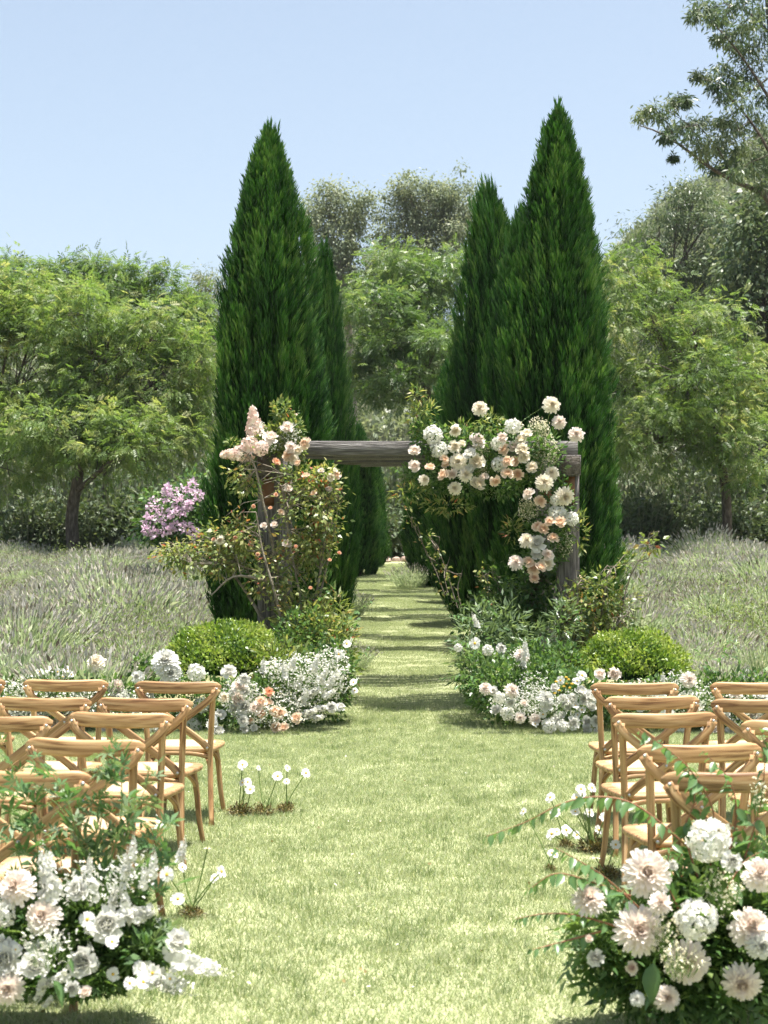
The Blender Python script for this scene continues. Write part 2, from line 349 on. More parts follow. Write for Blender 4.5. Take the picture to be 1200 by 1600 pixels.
def gn_stuff(name, P, ROT, S, IDX, sources, label, cat, mat=None):
    """one object whose points carry instances of small source meshes (for what nobody could count)"""
    me = bpy.data.meshes.new(name); me.vertices.add(len(P)); me.vertices.foreach_set('co', np.asarray(P, np.float32).ravel())
    me.attributes.new('rot', 'FLOAT_VECTOR', 'POINT').data.foreach_set('vector', np.asarray(ROT, np.float32).ravel())
    me.attributes.new('scl', 'FLOAT', 'POINT').data.foreach_set('value', np.asarray(S, np.float32))
    me.attributes.new('idx', 'INT', 'POINT').data.foreach_set('value', np.asarray(IDX, np.int32))
    o = bpy.data.objects.new(name, me); COL.objects.link(o)
    c = bpy.data.collections.new(name + '_pieces')
    for i, (sm, mats) in enumerate(sources):
        if len(sm.materials) == 0: sm.materials.append(M[mats])
        c.objects.link(bpy.data.objects.new('%s_piece_%02d' % (name, i), sm))
    g = bpy.data.node_groups.new(name, 'GeometryNodeTree')
    g.interface.new_socket('Geometry', in_out='INPUT', socket_type='NodeSocketGeometry')
    g.interface.new_socket('Geometry', in_out='OUTPUT', socket_type='NodeSocketGeometry')
    N, L = g.nodes, g.links
    gi, go = N.new('NodeGroupInput'), N.new('NodeGroupOutput')
    ip = N.new('GeometryNodeInstanceOnPoints'); ci = N.new('GeometryNodeCollectionInfo')
    ci.inputs['Collection'].default_value = c; ci.inputs['Separate Children'].default_value = True; ci.inputs['Reset Children'].default_value = True
    def na(nm, t):
        a = N.new('GeometryNodeInputNamedAttribute'); a.data_type = t; a.inputs['Name'].default_value = nm; return a.outputs['Attribute']
    L.new(gi.outputs[0], ip.inputs['Points']); L.new(ci.outputs[0], ip.inputs['Instance'])
    ip.inputs['Pick Instance'].default_value = True
    L.new(na('idx', 'INT'), ip.inputs['Instance Index']); L.new(na('rot', 'FLOAT_VECTOR'), ip.inputs['Rotation']); L.new(na('scl', 'FLOAT'), ip.inputs['Scale'])
    L.new(ip.outputs[0], go.inputs[0])
    md = o.modifiers.new('scatter', 'NODES'); md.node_group = g
    return tag(o, label, cat, kind='stuff')

# ================================================================== SETTING: ground
def sheet(name, xs, ys, dz, mat):
    X, Y = np.meshgrid(xs, ys); Z = H(X, Y) + dz
    mb = MB(); nx, ny = len(xs), len(ys)
    i = np.arange(ny - 1)[:, None] * nx; j = np.arange(nx - 1)[None]
    q = np.stack([i + j, i + j + 1, i + nx + j + 1, i + nx + j], -1).reshape(-1, 4)
    mb.add(np.stack([X, Y, Z], -1), q)
    o = obj(name, mb.mesh(name, True), mat); o['kind'] = 'structure'; return o
far = lambda a, b, n: a * (b / a) ** np.linspace(0, 1, n)
xs = np.concatenate([-far(30, 480, 14)[::-1], np.linspace(-29.5, 29.5, 119), far(30, 480, 14)])
ys = np.concatenate([-far(1, 150, 8)[::-1], np.linspace(0, 60, 121), far(61, 690, 24)])
sheet('ground', xs, ys, -0.03, 'soil')
sheet('lawn', np.linspace(-9, 10, 96), np.linspace(-4, 15.6, 99), 0.0, 'lawn')
sheet('lawn_walk', np.linspace(-1.15, 1.75, 30), np.linspace(15.6, 44.5, 240), 0.0, 'lawn')

# ---- grass blades over lawn and walk
def grass_tile(n, size, lo, hi, seed):
    r = np.random.default_rng(seed); mb = MB()
    P = np.stack([r.uniform(-size / 2, size / 2, n), r.uniform(-size / 2, size / 2, n), np.zeros(n)], 1)
    D = np.stack([r.normal(0, .55, n), r.normal(0, .55, n), np.ones(n)], 1)
    L = r.uniform(lo, hi, n) * np.where(r.random(n) < .06, 1.5, 1)
    F = frames(D, r.normal(0, 1, (n, 3)))
    wv = r.uniform(.0030, .0052, n) / L * 10
    V = np.einsum('kj,njc->nkc', BLADE[0], F * np.stack([np.ones(n), wv * 1.0, np.ones(n)], 1)[:, :, None]) * L[:, None, None] + P[:, None]
    f = np.arange(n * 3).reshape(-1, 3)
    cl = .5 + .5 * np.sin(9 * P[:, 0] + seed) * np.sin(8 * P[:, 1] + 2 * seed)
    mb.add(V, f, np.repeat(np.clip(r.normal(.58, .24, n) + .06 * (cl - .5), 0, 1), 3))
    return mb.mesh('grass_tile')
tiles = [(grass_tile(1250, .6, .010, .034, k), 'grass') for k in range(4)]
gp = []
for y in np.arange(4.2, 15.6, .3):
    hw = .30 * y + .6
    for x in np.arange(-hw, hw, .3): gp.append((x, y))
for y in np.arange(15.6, 43.5, .3):
    for x in np.arange(-.85, 1.5, .3): gp.append((x, y))
gp = np.array(gp) + rng.uniform(-.09, .09, (len(gp), 2))
n = len(gp)
gn_stuff('lawn_grass', np.column_stack([gp, H(gp[:, 0], gp[:, 1])]), np.column_stack([np.zeros(n), np.zeros(n), rng.uniform(0, 6.28, n)]),
         rng.uniform(.8, 1.15, n), rng.integers(0, 4, n), tiles, 'short sunlit pale green grass covering the aisle and the walk', 'grass')
# taller unmown tufts scattered over the aisle
def tuft(n, lo, hi, spread, seed, wid=.0035):
    r = np.random.default_rng(seed); mb = MB()
    P = np.stack([r.normal(0, spread, n), r.normal(0, spread, n), np.zeros(n)], 1)
    D = np.stack([P[:, 0] / spread * .35 + r.normal(0, .2, n), P[:, 1] / spread * .35 + r.normal(0, .2, n), np.ones(n)], 1)
    L = r.uniform(lo, hi, n); F = frames(D, r.normal(0, 1, (n, 3)))
    V = np.einsum('kj,njc->nkc', BLADE[0], F * np.stack([np.ones(n), wid / L * 10, np.ones(n)], 1)[:, :, None]) * L[:, None, None] + P[:, None]
    mb.add(V, np.arange(n * 3).reshape(-1, 3), np.repeat(np.clip(r.normal(.3, .2, n), 0, 1), 3))
    return mb.mesh('tuft')
n = 1700
ty = 4.5 + 11 * rng.random(n) ** .8; tx = rng.uniform(-.3, .3, n) * ty
gn_stuff('grass_tufts', np.column_stack([tx, ty, H(tx, ty)]), np.column_stack([np.zeros(n), np.zeros(n), rng.uniform(0, 6.28, n)]),
         rng.uniform(.6, 1.2, n), rng.integers(0, 3, n), [(tuft(30, .03, .07, .035, s), 'grass') for s in (1, 2, 3)],
         'longer green tufts of grass dotted over the mown aisle', 'grass')

def petal_scrap(seed):
    r = np.random.default_rng(seed); mb = MB(); scatter(mb, ROUND, np.zeros((1, 3)), frames(np.array([[1.0, .2, .1]])), .022, r.uniform(.5, 1)); return mb.mesh('scrap')
n = 130; ty = 4.6 + 9 * rng.random(n); tx = rng.normal(0, .17, n) * ty
gn_stuff('fallen_petals', np.column_stack([tx, ty, H(tx, ty) + .022]), np.column_stack([rng.normal(0, .4, n), rng.normal(0, .4, n), rng.uniform(0, 6.28, n)]), rng.uniform(.4, 1.1, n), rng.integers(0, 4, n),
         [(petal_scrap(1), 'white'), (petal_scrap(2), 'cream'), (petal_scrap(3), 'moss'), (petal_scrap(4), 'moss')], 'fallen petals and dry leaf scraps lying on the aisle', 'petals')
# ---- lavender field
def lav_bush(seed, n=230, hgt=.62, rad=.42, bare=0.0, purple=.5):
    r = np.random.default_rng(seed); mb = MB(); hb = MB()
    dens = 1
    a = r.uniform(0, 6.28, n); q = np.sqrt(r.random(n))
    base = np.stack([np.cos(a) * q * rad * .45, np.sin(a) * q * rad * .45, np.full(n, .02)], 1)
    D = nrm(np.stack([np.cos(a) * q * 1.05 + r.normal(0, .10, n), np.sin(a) * q * 1.05 + r.normal(0, .10, n), np.ones(n)], 1))
    L = hgt * r.uniform(.80, 1.06, n) * (1.02 - .12 * q)
    F = frames(D, r.normal(0, 1, (n, 3)))
    V = np.einsum('kj,njc->nkc', np.array([[0, .05, 0], [0, -.05, 0], [1, -.03, 0], [1, .03, 0]]), F * np.stack([np.ones(n), .10 / L, np.ones(n)], 1)[:, :, None]) * L[:, None, None] + base[:, None]
    mb.add(V, np.arange(n * 4).reshape(-1, 4), np.repeat(np.clip(r.normal(.5, .25, n), 0, 1), 4))
    # leaves low on the stems
    k = 980; a = r.uniform(0, 6.28, k); q = np.sqrt(r.random(k)); ph = r.uniform(.1, .95, k)
    LP = np.stack([np.cos(a) * q * rad * (.5 + .6 * ph), np.sin(a) * q * rad * (.5 + .6 * ph), ph * hgt * .8 * (1.1 - .4 * q)], 1)
    LD = np.stack([np.cos(a) * .6, np.sin(a) * .6, np.ones(k)], 1) + r.normal(0, .4, (k, 3))
    scatter(mb, SLIM, LP, frames(LD), r.uniform(.055, .11, k), np.clip(r.normal(.42, .22, k), 0, 1))
    tip = base + D * L[:, None]
    sp = (np.array([[-.3, 0, 0], [.2, .22, 0], [1, 0, 0], [.2, -.22, 0], [.2, 0, .22], [.2, 0, -.22]]), [np.array([[0, 1, 2, 3], [0, 4, 2, 5]])])
    keep = r.random(n) < .88
    scatter(hb, sp, tip[keep], F[keep], r.uniform(.036, .058, keep.sum()), np.clip(r.normal(purple, .25, keep.sum()), 0, 1))
    me = bpy.data.meshes.new('lav')
    m1 = mb.mesh('a'); nA = len(m1.polygons)
    # join stems and heads into one mesh with two material slots
    mb.add(np.concatenate(hb.v), [f for f in hb.f], np.concatenate(hb.r))
    m2 = mb.mesh('lavender_piece'); m2.materials.append(M['lav']); m2.materials.append(M['lavhead'])
    idx = np.zeros(len(m2.polygons), np.int32); idx[nA:] = 1; m2.polygons.foreach_set('material_index', idx)
    return m2
lav_src = [(lav_bush(s, purple=p, hgt=h, rad=r_), None) for s, p, h, r_ in ((1, .30, .50, .50), (2, .48, .56, .52), (3, .62, .48, .48), (4, .40, .44, .54), (5, .66, .58, .48))]
def field(name, label, inside, seed):
    r = np.random.default_rng(seed); P = []
    for y in np.arange(14.2, 43.0, .74):
        hw = y * .285 + 1.0
        for x in np.arange(-hw, hw, .80):
            xx, yy = x + r.uniform(-.2, .2), y + r.uniform(-.2, .2)
            if inside(xx, yy): P.append((xx, yy))
    P = np.array(P); k = len(P)
    patch = .5 + .5 * np.sin(.55 * P[:, 0] + .33 * P[:, 1]) * np.cos(.31 * P[:, 1] - .4 * P[:, 0] + 1)
    keep = r.random(k) < .74 + .24 * patch; P = P[keep]; patch = patch[keep]; k = len(P)
    s = (.88 + .42 * patch) * r.uniform(.6, 1.25, k) * np.where(r.random(k) < .14, r.uniform(1.2, 1.6, k), 1)
    idx = np.clip((patch * 5 + r.normal(0, 1.1, k)).astype(int), 0, 4)
    return gn_stuff(name, np.column_stack([P, H(P[:, 0], P[:, 1]) - .02]), np.column_stack([r.normal(0, .14, k), r.normal(0, .14, k), r.uniform(0, 6.28, k)]), s, idx, lav_src, label, 'lavender')
field('lavender_field', 'grey green lavender in faded flower filling the field left of the walk', lambda x, y: x < -2.05 - .012 * y and not (y < 16 and x > -2.6), 11)
field('lavender_field', 'grey green lavender in faded flower filling the field right of the walk', lambda x, y: x > 2.95 + .012 * y - (y - 15) * .0, 12)

# weeds standing in the field
def weed_piece(seed):
    r = np.random.default_rng(seed); mb = MB(); k = 260
    P = r.normal(0, 1, (k, 3)) * (.28, .28, .20) + (0, 0, .42)
    P[:, 2] = np.abs(P[:, 2])
    D = np.stack([P[:, 0], P[:, 1], np.full(k, .35)], 1) + r.normal(0, .25, (k, 3))
    scatter(mb, SLIM, P, frames(D), r.uniform(.045, .10, k), np.clip(r.normal(.5, .25, k), 0, 1))
    return mb.mesh('weed')
k = 60; wy = rng.uniform(17, 42, k); wx = np.where(rng.random(k) < .5, -1, 1) * rng.uniform(.1, .28, k) * wy; wx = np.where(wx > 0, np.maximum(wx, 3.6), np.minimum(wx, -3.2))
gn_stuff('field_weeds', np.column_stack([wx, wy, H(wx, wy)]), np.column_stack([np.zeros(k), np.zeros(k), rng.uniform(0, 6, k)]), rng.uniform(.7, 1.15, k), rng.integers(0, 3, k),
         [(weed_piece(s), 'weed') for s in (1, 2, 3)], 'bright green leafy weeds growing up among the lavender', 'weeds')

# ================================================================== PERGOLA BAYS (wooden arches)
def bar_mesh(name, length, wy, wz, mat, axis='x', seed=0, segs=14, wob=.008):
    """weathered beam with slightly uneven lower edge"""
    r = np.random.default_rng(seed); t = np.linspace(-.5, .5, segs) * length; mb = MB()
    wv = r.normal(0, wob, segs); wv = (wv + np.roll(wv, 1)) / 2
    pts = np.zeros((segs, 3)); pts[:, {'x': 0, 'y': 1, 'z': 2}[axis]] = t
    if axis == 'x': pts[:, 2] = -wv * .5; sweep(mb, pts, wy / 2, wz / 2 + wv * .5, rect=True, up=(0, 0, 1), bev=.92)
    elif axis == 'y': sweep(mb, pts, wy / 2, wz / 2, rect=True, up=(0, 0, 1), bev=.93)
    else: sweep(mb, pts, wy / 2, wz / 2, rect=True, up=(0, 1, 0), bev=.93)
    me = mb.mesh(name)
    # crisp bevels
    me.materials.append(M[mat]); return me
D0, XL, XR = 15.6, (420 - 600) * 15.6 / FPX, (887 - 600) * 15.6 / FPX
BAY = 2.1
BH = 2.63                                   # top of side rails above ground
cross_me = [bar_mesh('cross_beam_or_shadow_plank', (XR - XL) + .26, .16, .150, 'timber_front', 'x', s, 20, .007) for s in (1, 2)]
post_me = bar_mesh('post', BH - .21 + .35, .22, .22, 'timber_up', 'z', 3)
rail_me = bar_mesh('side_rail', BAY + .5, .215, .215, 'timber_y', 'y', 4)
shadow_plank_me = bar_mesh('cross_beam_or_shadow_plank', (XR - XL) + .2, .15, .08, 'timber', 'x', 9, 16, .004)  # thin extra plank, added only to thicken the beam's shadow on the walk
slat_me = bar_mesh('roof_batten', (XR - XL) + .1, .022, .03, 'timber', 'x', 5, 8, .003)
wedge_me = bar_mesh('post_block', .3, .13, .235, 'rust', 'z', 6, 4, 0)
def end_face():
    mb = MB(); box(mb, (0, 0, 0), (.19, .006, .19), .004); me = mb.mesh('end_grain'); me.materials.append(M['endgrain']); return me
endf_me = end_face()
ph_labels = ['weathered wooden pergola arch at the front dressed with flowers', 'second weathered pergola arch behind the flower dressed one',
             'third weathered pergola arch along the grass walk', 'fourth weathered pergola arch along the grass walk',
             'farthest weathered pergola arch before the stone edging']
for i in range(5):
    y0 = D0 + 4.85 * i; zg = float(H((XL + XR) / 2, y0))
    slope = (float(H(.3, y0 + BAY)) - float(H(.3, y0))) / BAY
    e = empty('pergola_arch', ((XL + XR) / 2, y0, zg + .045 * i), ph_labels[i], 'pergola', 'pergola arches over the walk')
    hw = (XR - XL) / 2
    for sx in (-1, 1):
        for yy in (0, BAY):
            obj('post', post_me, None, e, (sx * hw, yy, (BH - .21 - .35) / 2 + slope * yy))
            obj('post_block', wedge_me, None, e, (sx * (hw - .0), yy, BH - .21 - .17 + slope * yy + .003 * sx))
        rr = obj('side_rail', rail_me, None, e, (sx * hw, BAY / 2 - .02, BH - .105 + slope * BAY / 2), Quaternion((1, 0, 0), math.atan(slope)))
        obj('end_grain', endf_me, None, rr, (0, -(BAY + .5) / 2 - .004, 0))
    for k, yy in enumerate((0, BAY)):
        for m_ in range(4):                                  # beam, then planks added beside it to widen its shadow
            obj('cross_beam_or_shadow_plank', cross_me[k] if m_ == 0 else shadow_plank_me, None, e, (-.03 + .01 * m_, yy + .19 * m_ * (1 if k == 0 else -1), BH + (.077 if m_ == 0 else .043) + slope * (yy + .19 * m_ * (1 if k == 0 else -1)) + .003 * m_))
    for yy in (.75, 1.05, 1.35):
        obj('roof_batten', slat_me, None, e, (0, yy, BH + .017 + slope * yy))

# ================================================================== TREES
def blob_points(blobs, n_total, shell=.45):
    """clump centres spread through ellipsoids (centre, radii, weight)"""
    vol = np.array([b[1][0] * b[1][2] * (b[1][0] + b[1][2]) ** .0 for b in blobs]) ** .8; vol /= vol.sum()
    P = []; N = []; B = []
    for bi, (c, r, *_) in enumerate(blobs):
        k = max(1, int(round(n_total * vol[bi])))
        d = nrm(rng.normal(0, 1, (k, 3))); q = shell + (1 - shell) * rng.random(k) ** .6
        q *= 1 + .16 * np.sin(5 * d[:, 0] + 4 * d[:, 2] + bi) * np.sin(6 * d[:, 1] + 3 * d[:, 2])
        P.append(np.array(c) + d * q[:, None] * np.array(r)); N.append(d); B.append(np.full(k, bi))
    return np.concatenate(P), np.concatenate(N), np.concatenate(B)

def crown_mesh(name, blobs, clumps, per, csize, leaf, lsize, droop=.25, flat=.65, shell=.55, bias=.5, up=.7):
    mb = MB(); C, N, B = blob_points(blobs, clumps, shell); k = len(C)
    cs = csize * rng.uniform(.6, 1.3, k); cr = np.clip(rng.normal(bias, .17, k), 0, 1)
    I = np.repeat(np.arange(k), per); m = len(I)
    off = rng.normal(0, .5, (m, 3)) * np.array([1, 1, flat]) * cs[I][:, None]
    P = C[I] + off
    D = off * .8 / csize + N[I] * .5 + rng.normal(0, .35, (m, 3)); D[:, 2] -= droop
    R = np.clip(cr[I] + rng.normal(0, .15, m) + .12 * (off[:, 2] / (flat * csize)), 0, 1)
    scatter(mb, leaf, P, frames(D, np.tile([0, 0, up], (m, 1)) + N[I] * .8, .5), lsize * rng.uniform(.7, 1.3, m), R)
    return mb.mesh(name), C, B

def limb_mesh(name, base, trunk, blobs, C, B, r0, twig=True, tw=.012):
    """trunk polyline, limbs to each blob, twigs to clumps"""
    mb = MB(); T = curve([base] + trunk, 10)
    sweep(mb, T, np.linspace(r0, r0 * .55, 10), seg=8)
    for bi, (c, r, *_) in enumerate(blobs):
        c = np.array(c); s = T[min(9, 5 + rng.integers(0, 5))]
        mid = s * .5 + c * .5 + rng.normal(0, .12, 3) * r + np.array([0, 0, .12 * r[2]])
        L = curve([s, mid, c + np.array([0, 0, .2 * r[2]])], 9); lr = r0 * .42
        sweep(mb, L, np.linspace(lr, lr * .25, 9), seg=6, caps=False)
        if twig:
            for p in C[B == bi][:26]:
                q = L[rng.integers(3, 9)]; m = (q + p) / 2 + rng.normal(0, .08, 3) + (0, 0, .1)
                sweep(mb, np.array([q, m, p]), [tw * 1.8, tw * 1.2, tw * .5], seg=3, caps=False)
    return mb.mesh(name, True)

def tree(name, label, d, base_px, trunk_px, blobs_px, mat, clumps, per, csize, leaf, lsize, r0, bark='bark', depth=.9, group=None, lobes=6, **kw):
    """blobs_px: (x, y, rx, ry[, depth offset]) in photo pixels at distance d"""
    b = on_ground(base_px, d); b.z -= .1
    s = pxm(d); bl = []
    for q in blobs_px:
        o = q[4] if len(q) > 4 else 0
        p = at(q[0], q[1], d + o); bl.append((tuple(p), (q[2] * s, max(q[2], q[3]) * s * depth, q[3] * s)))
    sub = []
    for c, r in bl:                                        # smaller lobes stand out of each lobe
        for _ in range(lobes):
            v = rng.normal(0, 1, 3); v[2] = v[2] * .8 + .25; v /= np.linalg.norm(v)
            f = rng.uniform(.28, .46); sub.append((tuple(np.array(c) + v * np.array(r) * rng.uniform(.75, 1.08)), tuple(np.array(r) * f)))
    bl = [(c, tuple(np.array(r) * .86)) for c, r in bl]
    trunk = [np.array(at(x, y, d)) for x, y in trunk_px]
    e = empty(name, b, label, 'tree', group)
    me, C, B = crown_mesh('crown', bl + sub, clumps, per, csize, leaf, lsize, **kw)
    o = obj('crown', me, mat, e); o.location = -b
    t = obj('trunk', limb_mesh('trunk', np.array(b), trunk, bl, C, B, r0), bark, e); t.location = -b
    return e

G1 = 'pinnate leaved trees behind the field'
tree('ash_tree', 'broad yellow green tree at the left edge with low dark limb', 44, -70, [(-40, 770), (-10, 700)],
     [(-40, 560, 110, 110), (50, 590, 90, 90), (10, 710, 110, 70, -1), (-60, 470, 100, 60), (60, 500, 80, 55), (100, 660, 80, 70, -1.5), (30, 440, 40, 20)], 'ash', 340, 26, .55, PINN, .26, .17, group=G1)
tree('ash_tree', 'yellow green tree with forked trunk left of the tall cypress', 43, 118, [(112, 810), (122, 745), (135, 640)],
     [(165, 570, 95, 80), (110, 680, 95, 52, -1), (245, 610, 75, 80), (205, 700, 85, 65, -1.2), (250, 520, 60, 45), (130, 500, 80, 45), (290, 560, 38, 60), (285, 680, 32, 50)], 'ash', 340, 26, .55, PINN, .26, .22, group=G1)
tree('ash_tree', 'green tree whose top sprays feather into the sky at upper left', 49, 160, [(165, 760), (170, 600)],
     [(10, 425, 40, 18), (100, 425, 40, 16), (150, 412, 18, 9), (172, 424, 16, 8), (205, 424, 18, 8), (232, 430, 16, 7), (258, 432, 14, 7), (150, 460, 80, 24), (240, 475, 50, 22), (60, 480, 70, 40), (300, 500, 30, 40), (20, 460, 60, 24)], 'ash2', 260, 24, .5, PINN, .30, .15, group=G1, lobes=1)
tree('ash_tree', 'rounded light green tree closing the view between the cypresses', 50, 690, [(690, 780), (680, 690), (650, 600)],
     [(650, 455, 85, 55), (600, 520, 80, 65), (690, 520, 70, 80), (560, 600, 50, 60), (640, 590, 90, 55, -1), (610, 430, 50, 30), (700, 430, 40, 36), (590, 480, 60, 30, -1.5), (660, 540, 70, 30, -2)], 'ash2', 340, 26, .55, PINN, .26, .16, group=G1, droop=.25)
tree('ash_tree', 'large light green tree just right of the tall cypress', 45, 1135, [(1135, 780), (1120, 690), (1090, 600)],
     [(1000, 520, 75, 100), (1060, 600, 90, 90, -1), (1010, 690, 80, 70, -1), (1120, 660, 80, 80, -1), (980, 430, 55, 50), (1075, 520, 70, 60), (1150, 590, 70, 60), (1170, 700, 60, 70, -1), (960, 610, 50, 90)], 'ash', 340, 26, .55, PINN, .26, .17, group=G1)
tree('she_oak_tree', 'drooping grey green tree low behind the right lavender', 52, 985, [(985, 800), (990, 740)],
     [(970, 780, 60, 50), (1040, 800, 60, 45), (1000, 730, 70, 50), (1180, 790, 70, 50)], 'gum', 130, 40, .8, SLIM, .35, .12, droop=1.0)
tree('gum_tree', 'airy olive gum tree behind the left cypress against the sky', 92, 560, [(555, 700), (545, 520), (530, 400)],
     [(525, 350, 45, 50), (500, 400, 30, 40), (545, 420, 45, 40), (510, 315, 22, 24), (550, 330, 26, 34), (575, 470, 45, 50), (520, 460, 40, 50)], 'gumgold', 300, 70, .70, LEAF, .21, .3, bark='gumbark', flat=.8, droop=.7)
tree('gum_tree', 'wide olive gum tree in the gap left of the bent cypress', 95, 660, [(660, 700), (655, 520), (660, 420)],
     [(625, 330, 40, 40), (670, 320, 45, 40), (640, 380, 60, 45), (700, 360, 40, 60), (610, 400, 40, 40), (690, 300, 20, 22), (640, 295, 22, 18), (670, 430, 70, 40), (720, 330, 25, 50)], 'gumgold', 400, 70, .70, LEAF, .21, .34, bark='gumbark', flat=.8, droop=.7)
tree('gum_tree', 'small grey gum crown peeping out left of the tall cypress', 80, 330, [(330, 700), (325, 520)],
     [(325, 450, 30, 22), (300, 470, 30, 20), (340, 500, 35, 40), (310, 540, 40, 50), (330, 620, 40, 60)], 'gum', 200, 60, .7, SLIM, .22, .22, bark='gumbark', flat=.7, droop=.5)
tree('gum_tree', 'dark feathery tree on the slope behind the right ash', 66, 1045, [(1045, 720), (1045, 560), (1040, 450)],
     [(1060, 330, 40, 32), (1030, 360, 45, 34), (1085, 300, 32, 25), (1110, 350, 50, 40), (1075, 400, 60, 45), (1030, 430, 50, 40), (1100, 450, 60, 50), (1150, 420, 60, 60), (1120, 520, 70, 60), (1050, 500, 60, 50)], 'gumdark', 420, 50, .7, SLIM, .22, .22, flat=.7, droop=.6)
tree('gum_tree', 'dense olive gum tree low on the right edge', 50, 1230, [(1225, 720), (1215, 560)],
     [(1180, 400, 50, 60), (1200, 320, 45, 50), (1190, 480, 50, 60), (1170, 560, 45, 50), (1200, 600, 50, 60), (1215, 700, 60, 80)], 'gumdark', 240, 36, .7, LEAF, .26, .2, flat=.7, droop=.5)

# tall gum at the right edge with the long branch reaching over the sky
def big_gum():
    d = 40.0; b = on_ground(1290, d); b.z -= .1
    e = empty('gum_tree', b, 'tall gum tree at upper right with long branch reaching across the sky', 'tree')
    mb = MB(); cl = []
    def pl(pts, r0, r1, n=12, off=0): 
        C = curve([np.array(at(x, y, d + off)) for x, y in pts], n); sweep(mb, C, np.linspace(r0, r1, n), seg=7, caps=False); return C
    T = pl([(1290, 880), (1285, 700), (1265, 480), (1240, 350), (1225, 200), (1205, 40), (1195, -60)], .34, .07, 16)
    sweep(mb, np.array([b, T[0]]), [.38, .34], seg=8)
    pl([(1262, 450), (1205, 318), (1150, 285), (1110, 262), (1060, 225), (1025, 205), (998, 196)], .085, .012, 16)
    br = [([(1150, 285), (1120, 230), (1090, 195)], .03), ([(1110, 262), (1080, 200), (1040, 172)], .022), ([(1235, 300), (1180, 200), (1120, 130)], .06), ([(1225, 190), (1160, 90), (1105, 25)], .05),
          ([(1210, 60), (1170, 20), (1130, 5)], .04), ([(1205, 318), (1170, 240), (1150, 190)], .03), ([(1215, 110), (1190, 130), (1150, 160)], .03), ([(1060, 225), (1030, 178), (1000, 180)], .014)]
    for pts, r in br: pl(pts, r, r * .25, 8, rng.uniform(-.8, .8))
    tips = [(1002, 182, 14), (1015, 170, 14), (1030, 180, 15), (1050, 160, 16), (1065, 155, 12), (1075, 158, 8), (1045, 205, 14), (1060, 200, 18), (1075, 195, 20), (1085, 215, 18), (1095, 190, 16), (1055, 245, 5), (1040, 215, 10),
            (1095, 235, 16), (1110, 220, 18), (1125, 235, 18), (1135, 215, 14), (1140, 255, 18), (1120, 265, 10), (1150, 240, 16), (1165, 230, 18), (1170, 265, 16), (1150, 270, 14), (1185, 245, 20), (1100, 252, 12),
            (1092, 10, 18), (1085, 25, 12), (1110, 12, 14), (1115, 28, 14), (1130, 30, 14), (1140, 10, 18), (1120, 60, 10), (1135, 55, 16), (1150, 50, 18), (1165, 40, 20), (1180, 25, 24), (1195, 55, 24), (1160, 80, 18), (1175, 75, 22),
            (1190, 95, 22), (1145, 72, 12), (1090, 118, 10), (1108, 122, 14), (1120, 135, 12), (1130, 105, 16), (1140, 125, 16), (1130, 150, 16), (1150, 140, 18), (1165, 115, 18), (1180, 130, 22), (1195, 155, 22), (1160, 165, 20),
            (1175, 185, 20), (1190, 210, 22), (1140, 190, 14), (1125, 190, 12), (1155, 200, 14), (1195, 20, 24), (1160, 5, 20), (1190, 290, 16), (1200, 260, 18)]
    C = np.array([np.array(at(x + rng.normal(0, 1.5), y, d + rng.normal(0, .9))) for x, y, r in tips]); R = np.array([r * pxm(d) for _, _, r in tips])
    lm = MB(); per = 170; I = np.repeat(np.arange(len(C)), per); m = len(I)
    off = rng.normal(0, .48, (m, 3)) * R[I][:, None] * (1, 1.2, .8)
    Dv = off / R[I][:, None] * .5 + rng.normal(0, .5, (m, 3)); Dv[:, 2] -= .8
    cr = np.clip(rng.normal(.45, .2, len(C)), 0, 1)
    scatter(lm, SLIM, C[I] + off, frames(Dv, rng.normal(0, 1, (m, 3))), rng.uniform(.13, .23, m), np.clip(cr[I] + rng.normal(0, .18, m), 0, 1))
    allb = np.concatenate([v for v in mb.v])
    for c in C:
        q = allb[np.argmin(np.linalg.norm(allb - c, axis=1))]
        sweep(mb, np.array([q, (q + c) / 2 + rng.normal(0, .05, 3), c]), [.013, .009, .004], seg=3, caps=False)
    # crown beyond the frame on the right so the tree is whole
    c2, CC, BB = crown_mesh('x', [(tuple(at(1300, 120, d)), (1.9, 2.0, 2.4)), (tuple(at(1290, 330, d)), (1.6, 1.8, 1.4)), (tuple(at(1260, -60, d)), (1.8, 1.8, 1.5))], 60, 60, .6, SLIM, .17)
    o = obj('crown', lm.mesh('crown'), 'gumdark', e); o.location = -b
    o = obj('crown', c2, 'gumdark', e); o.location = -b; o['label'] = 'outer crown at the right'
    t = obj('trunk', mb.mesh('trunk', True), 'bark', e); t.location = -b
big_gum()

# scrub behind the field and between trunks
def scrub_piece(seed, k, twigs, sp=(.8, .8, .7)):
    r = np.random.default_rng(seed); mb = MB()
    C = nrm(r.normal(0, 1, (16, 3))) * np.array(sp) * r.uniform(.4, 1, (16, 1)) + (0, 0, sp[2] * .95); C[:, 2] = np.maximum(C[:, 2], .1)
    I = r.integers(0, 16, k); off = r.normal(0, .24, (k, 3)); P = C[I] + off
    cr = r.uniform(.15, .75, 16)
    scatter(mb, LEAF, P, frames(off + r.normal(0, .3, (k, 3))), r.uniform(.09, .2, k), np.clip(cr[I] + r.normal(0, .15, k), 0, 1))
    for _ in range(twigs):
        a = r.uniform(0, 6.28); b = np.array([r.normal(0, .3), r.normal(0, .3), 0])
        t = b + np.array([math.cos(a) * r.uniform(.2, .9), math.sin(a) * r.uniform(.2, .9), r.uniform(.9, 2.2)])
        sweep(mb, curve([b, (b + t) / 2 + r.normal(0, .1, 3), t], 4), np.linspace(.018, .006, 4), seg=3, rnd=.95, caps=False)
    return mb.mesh('scrub')
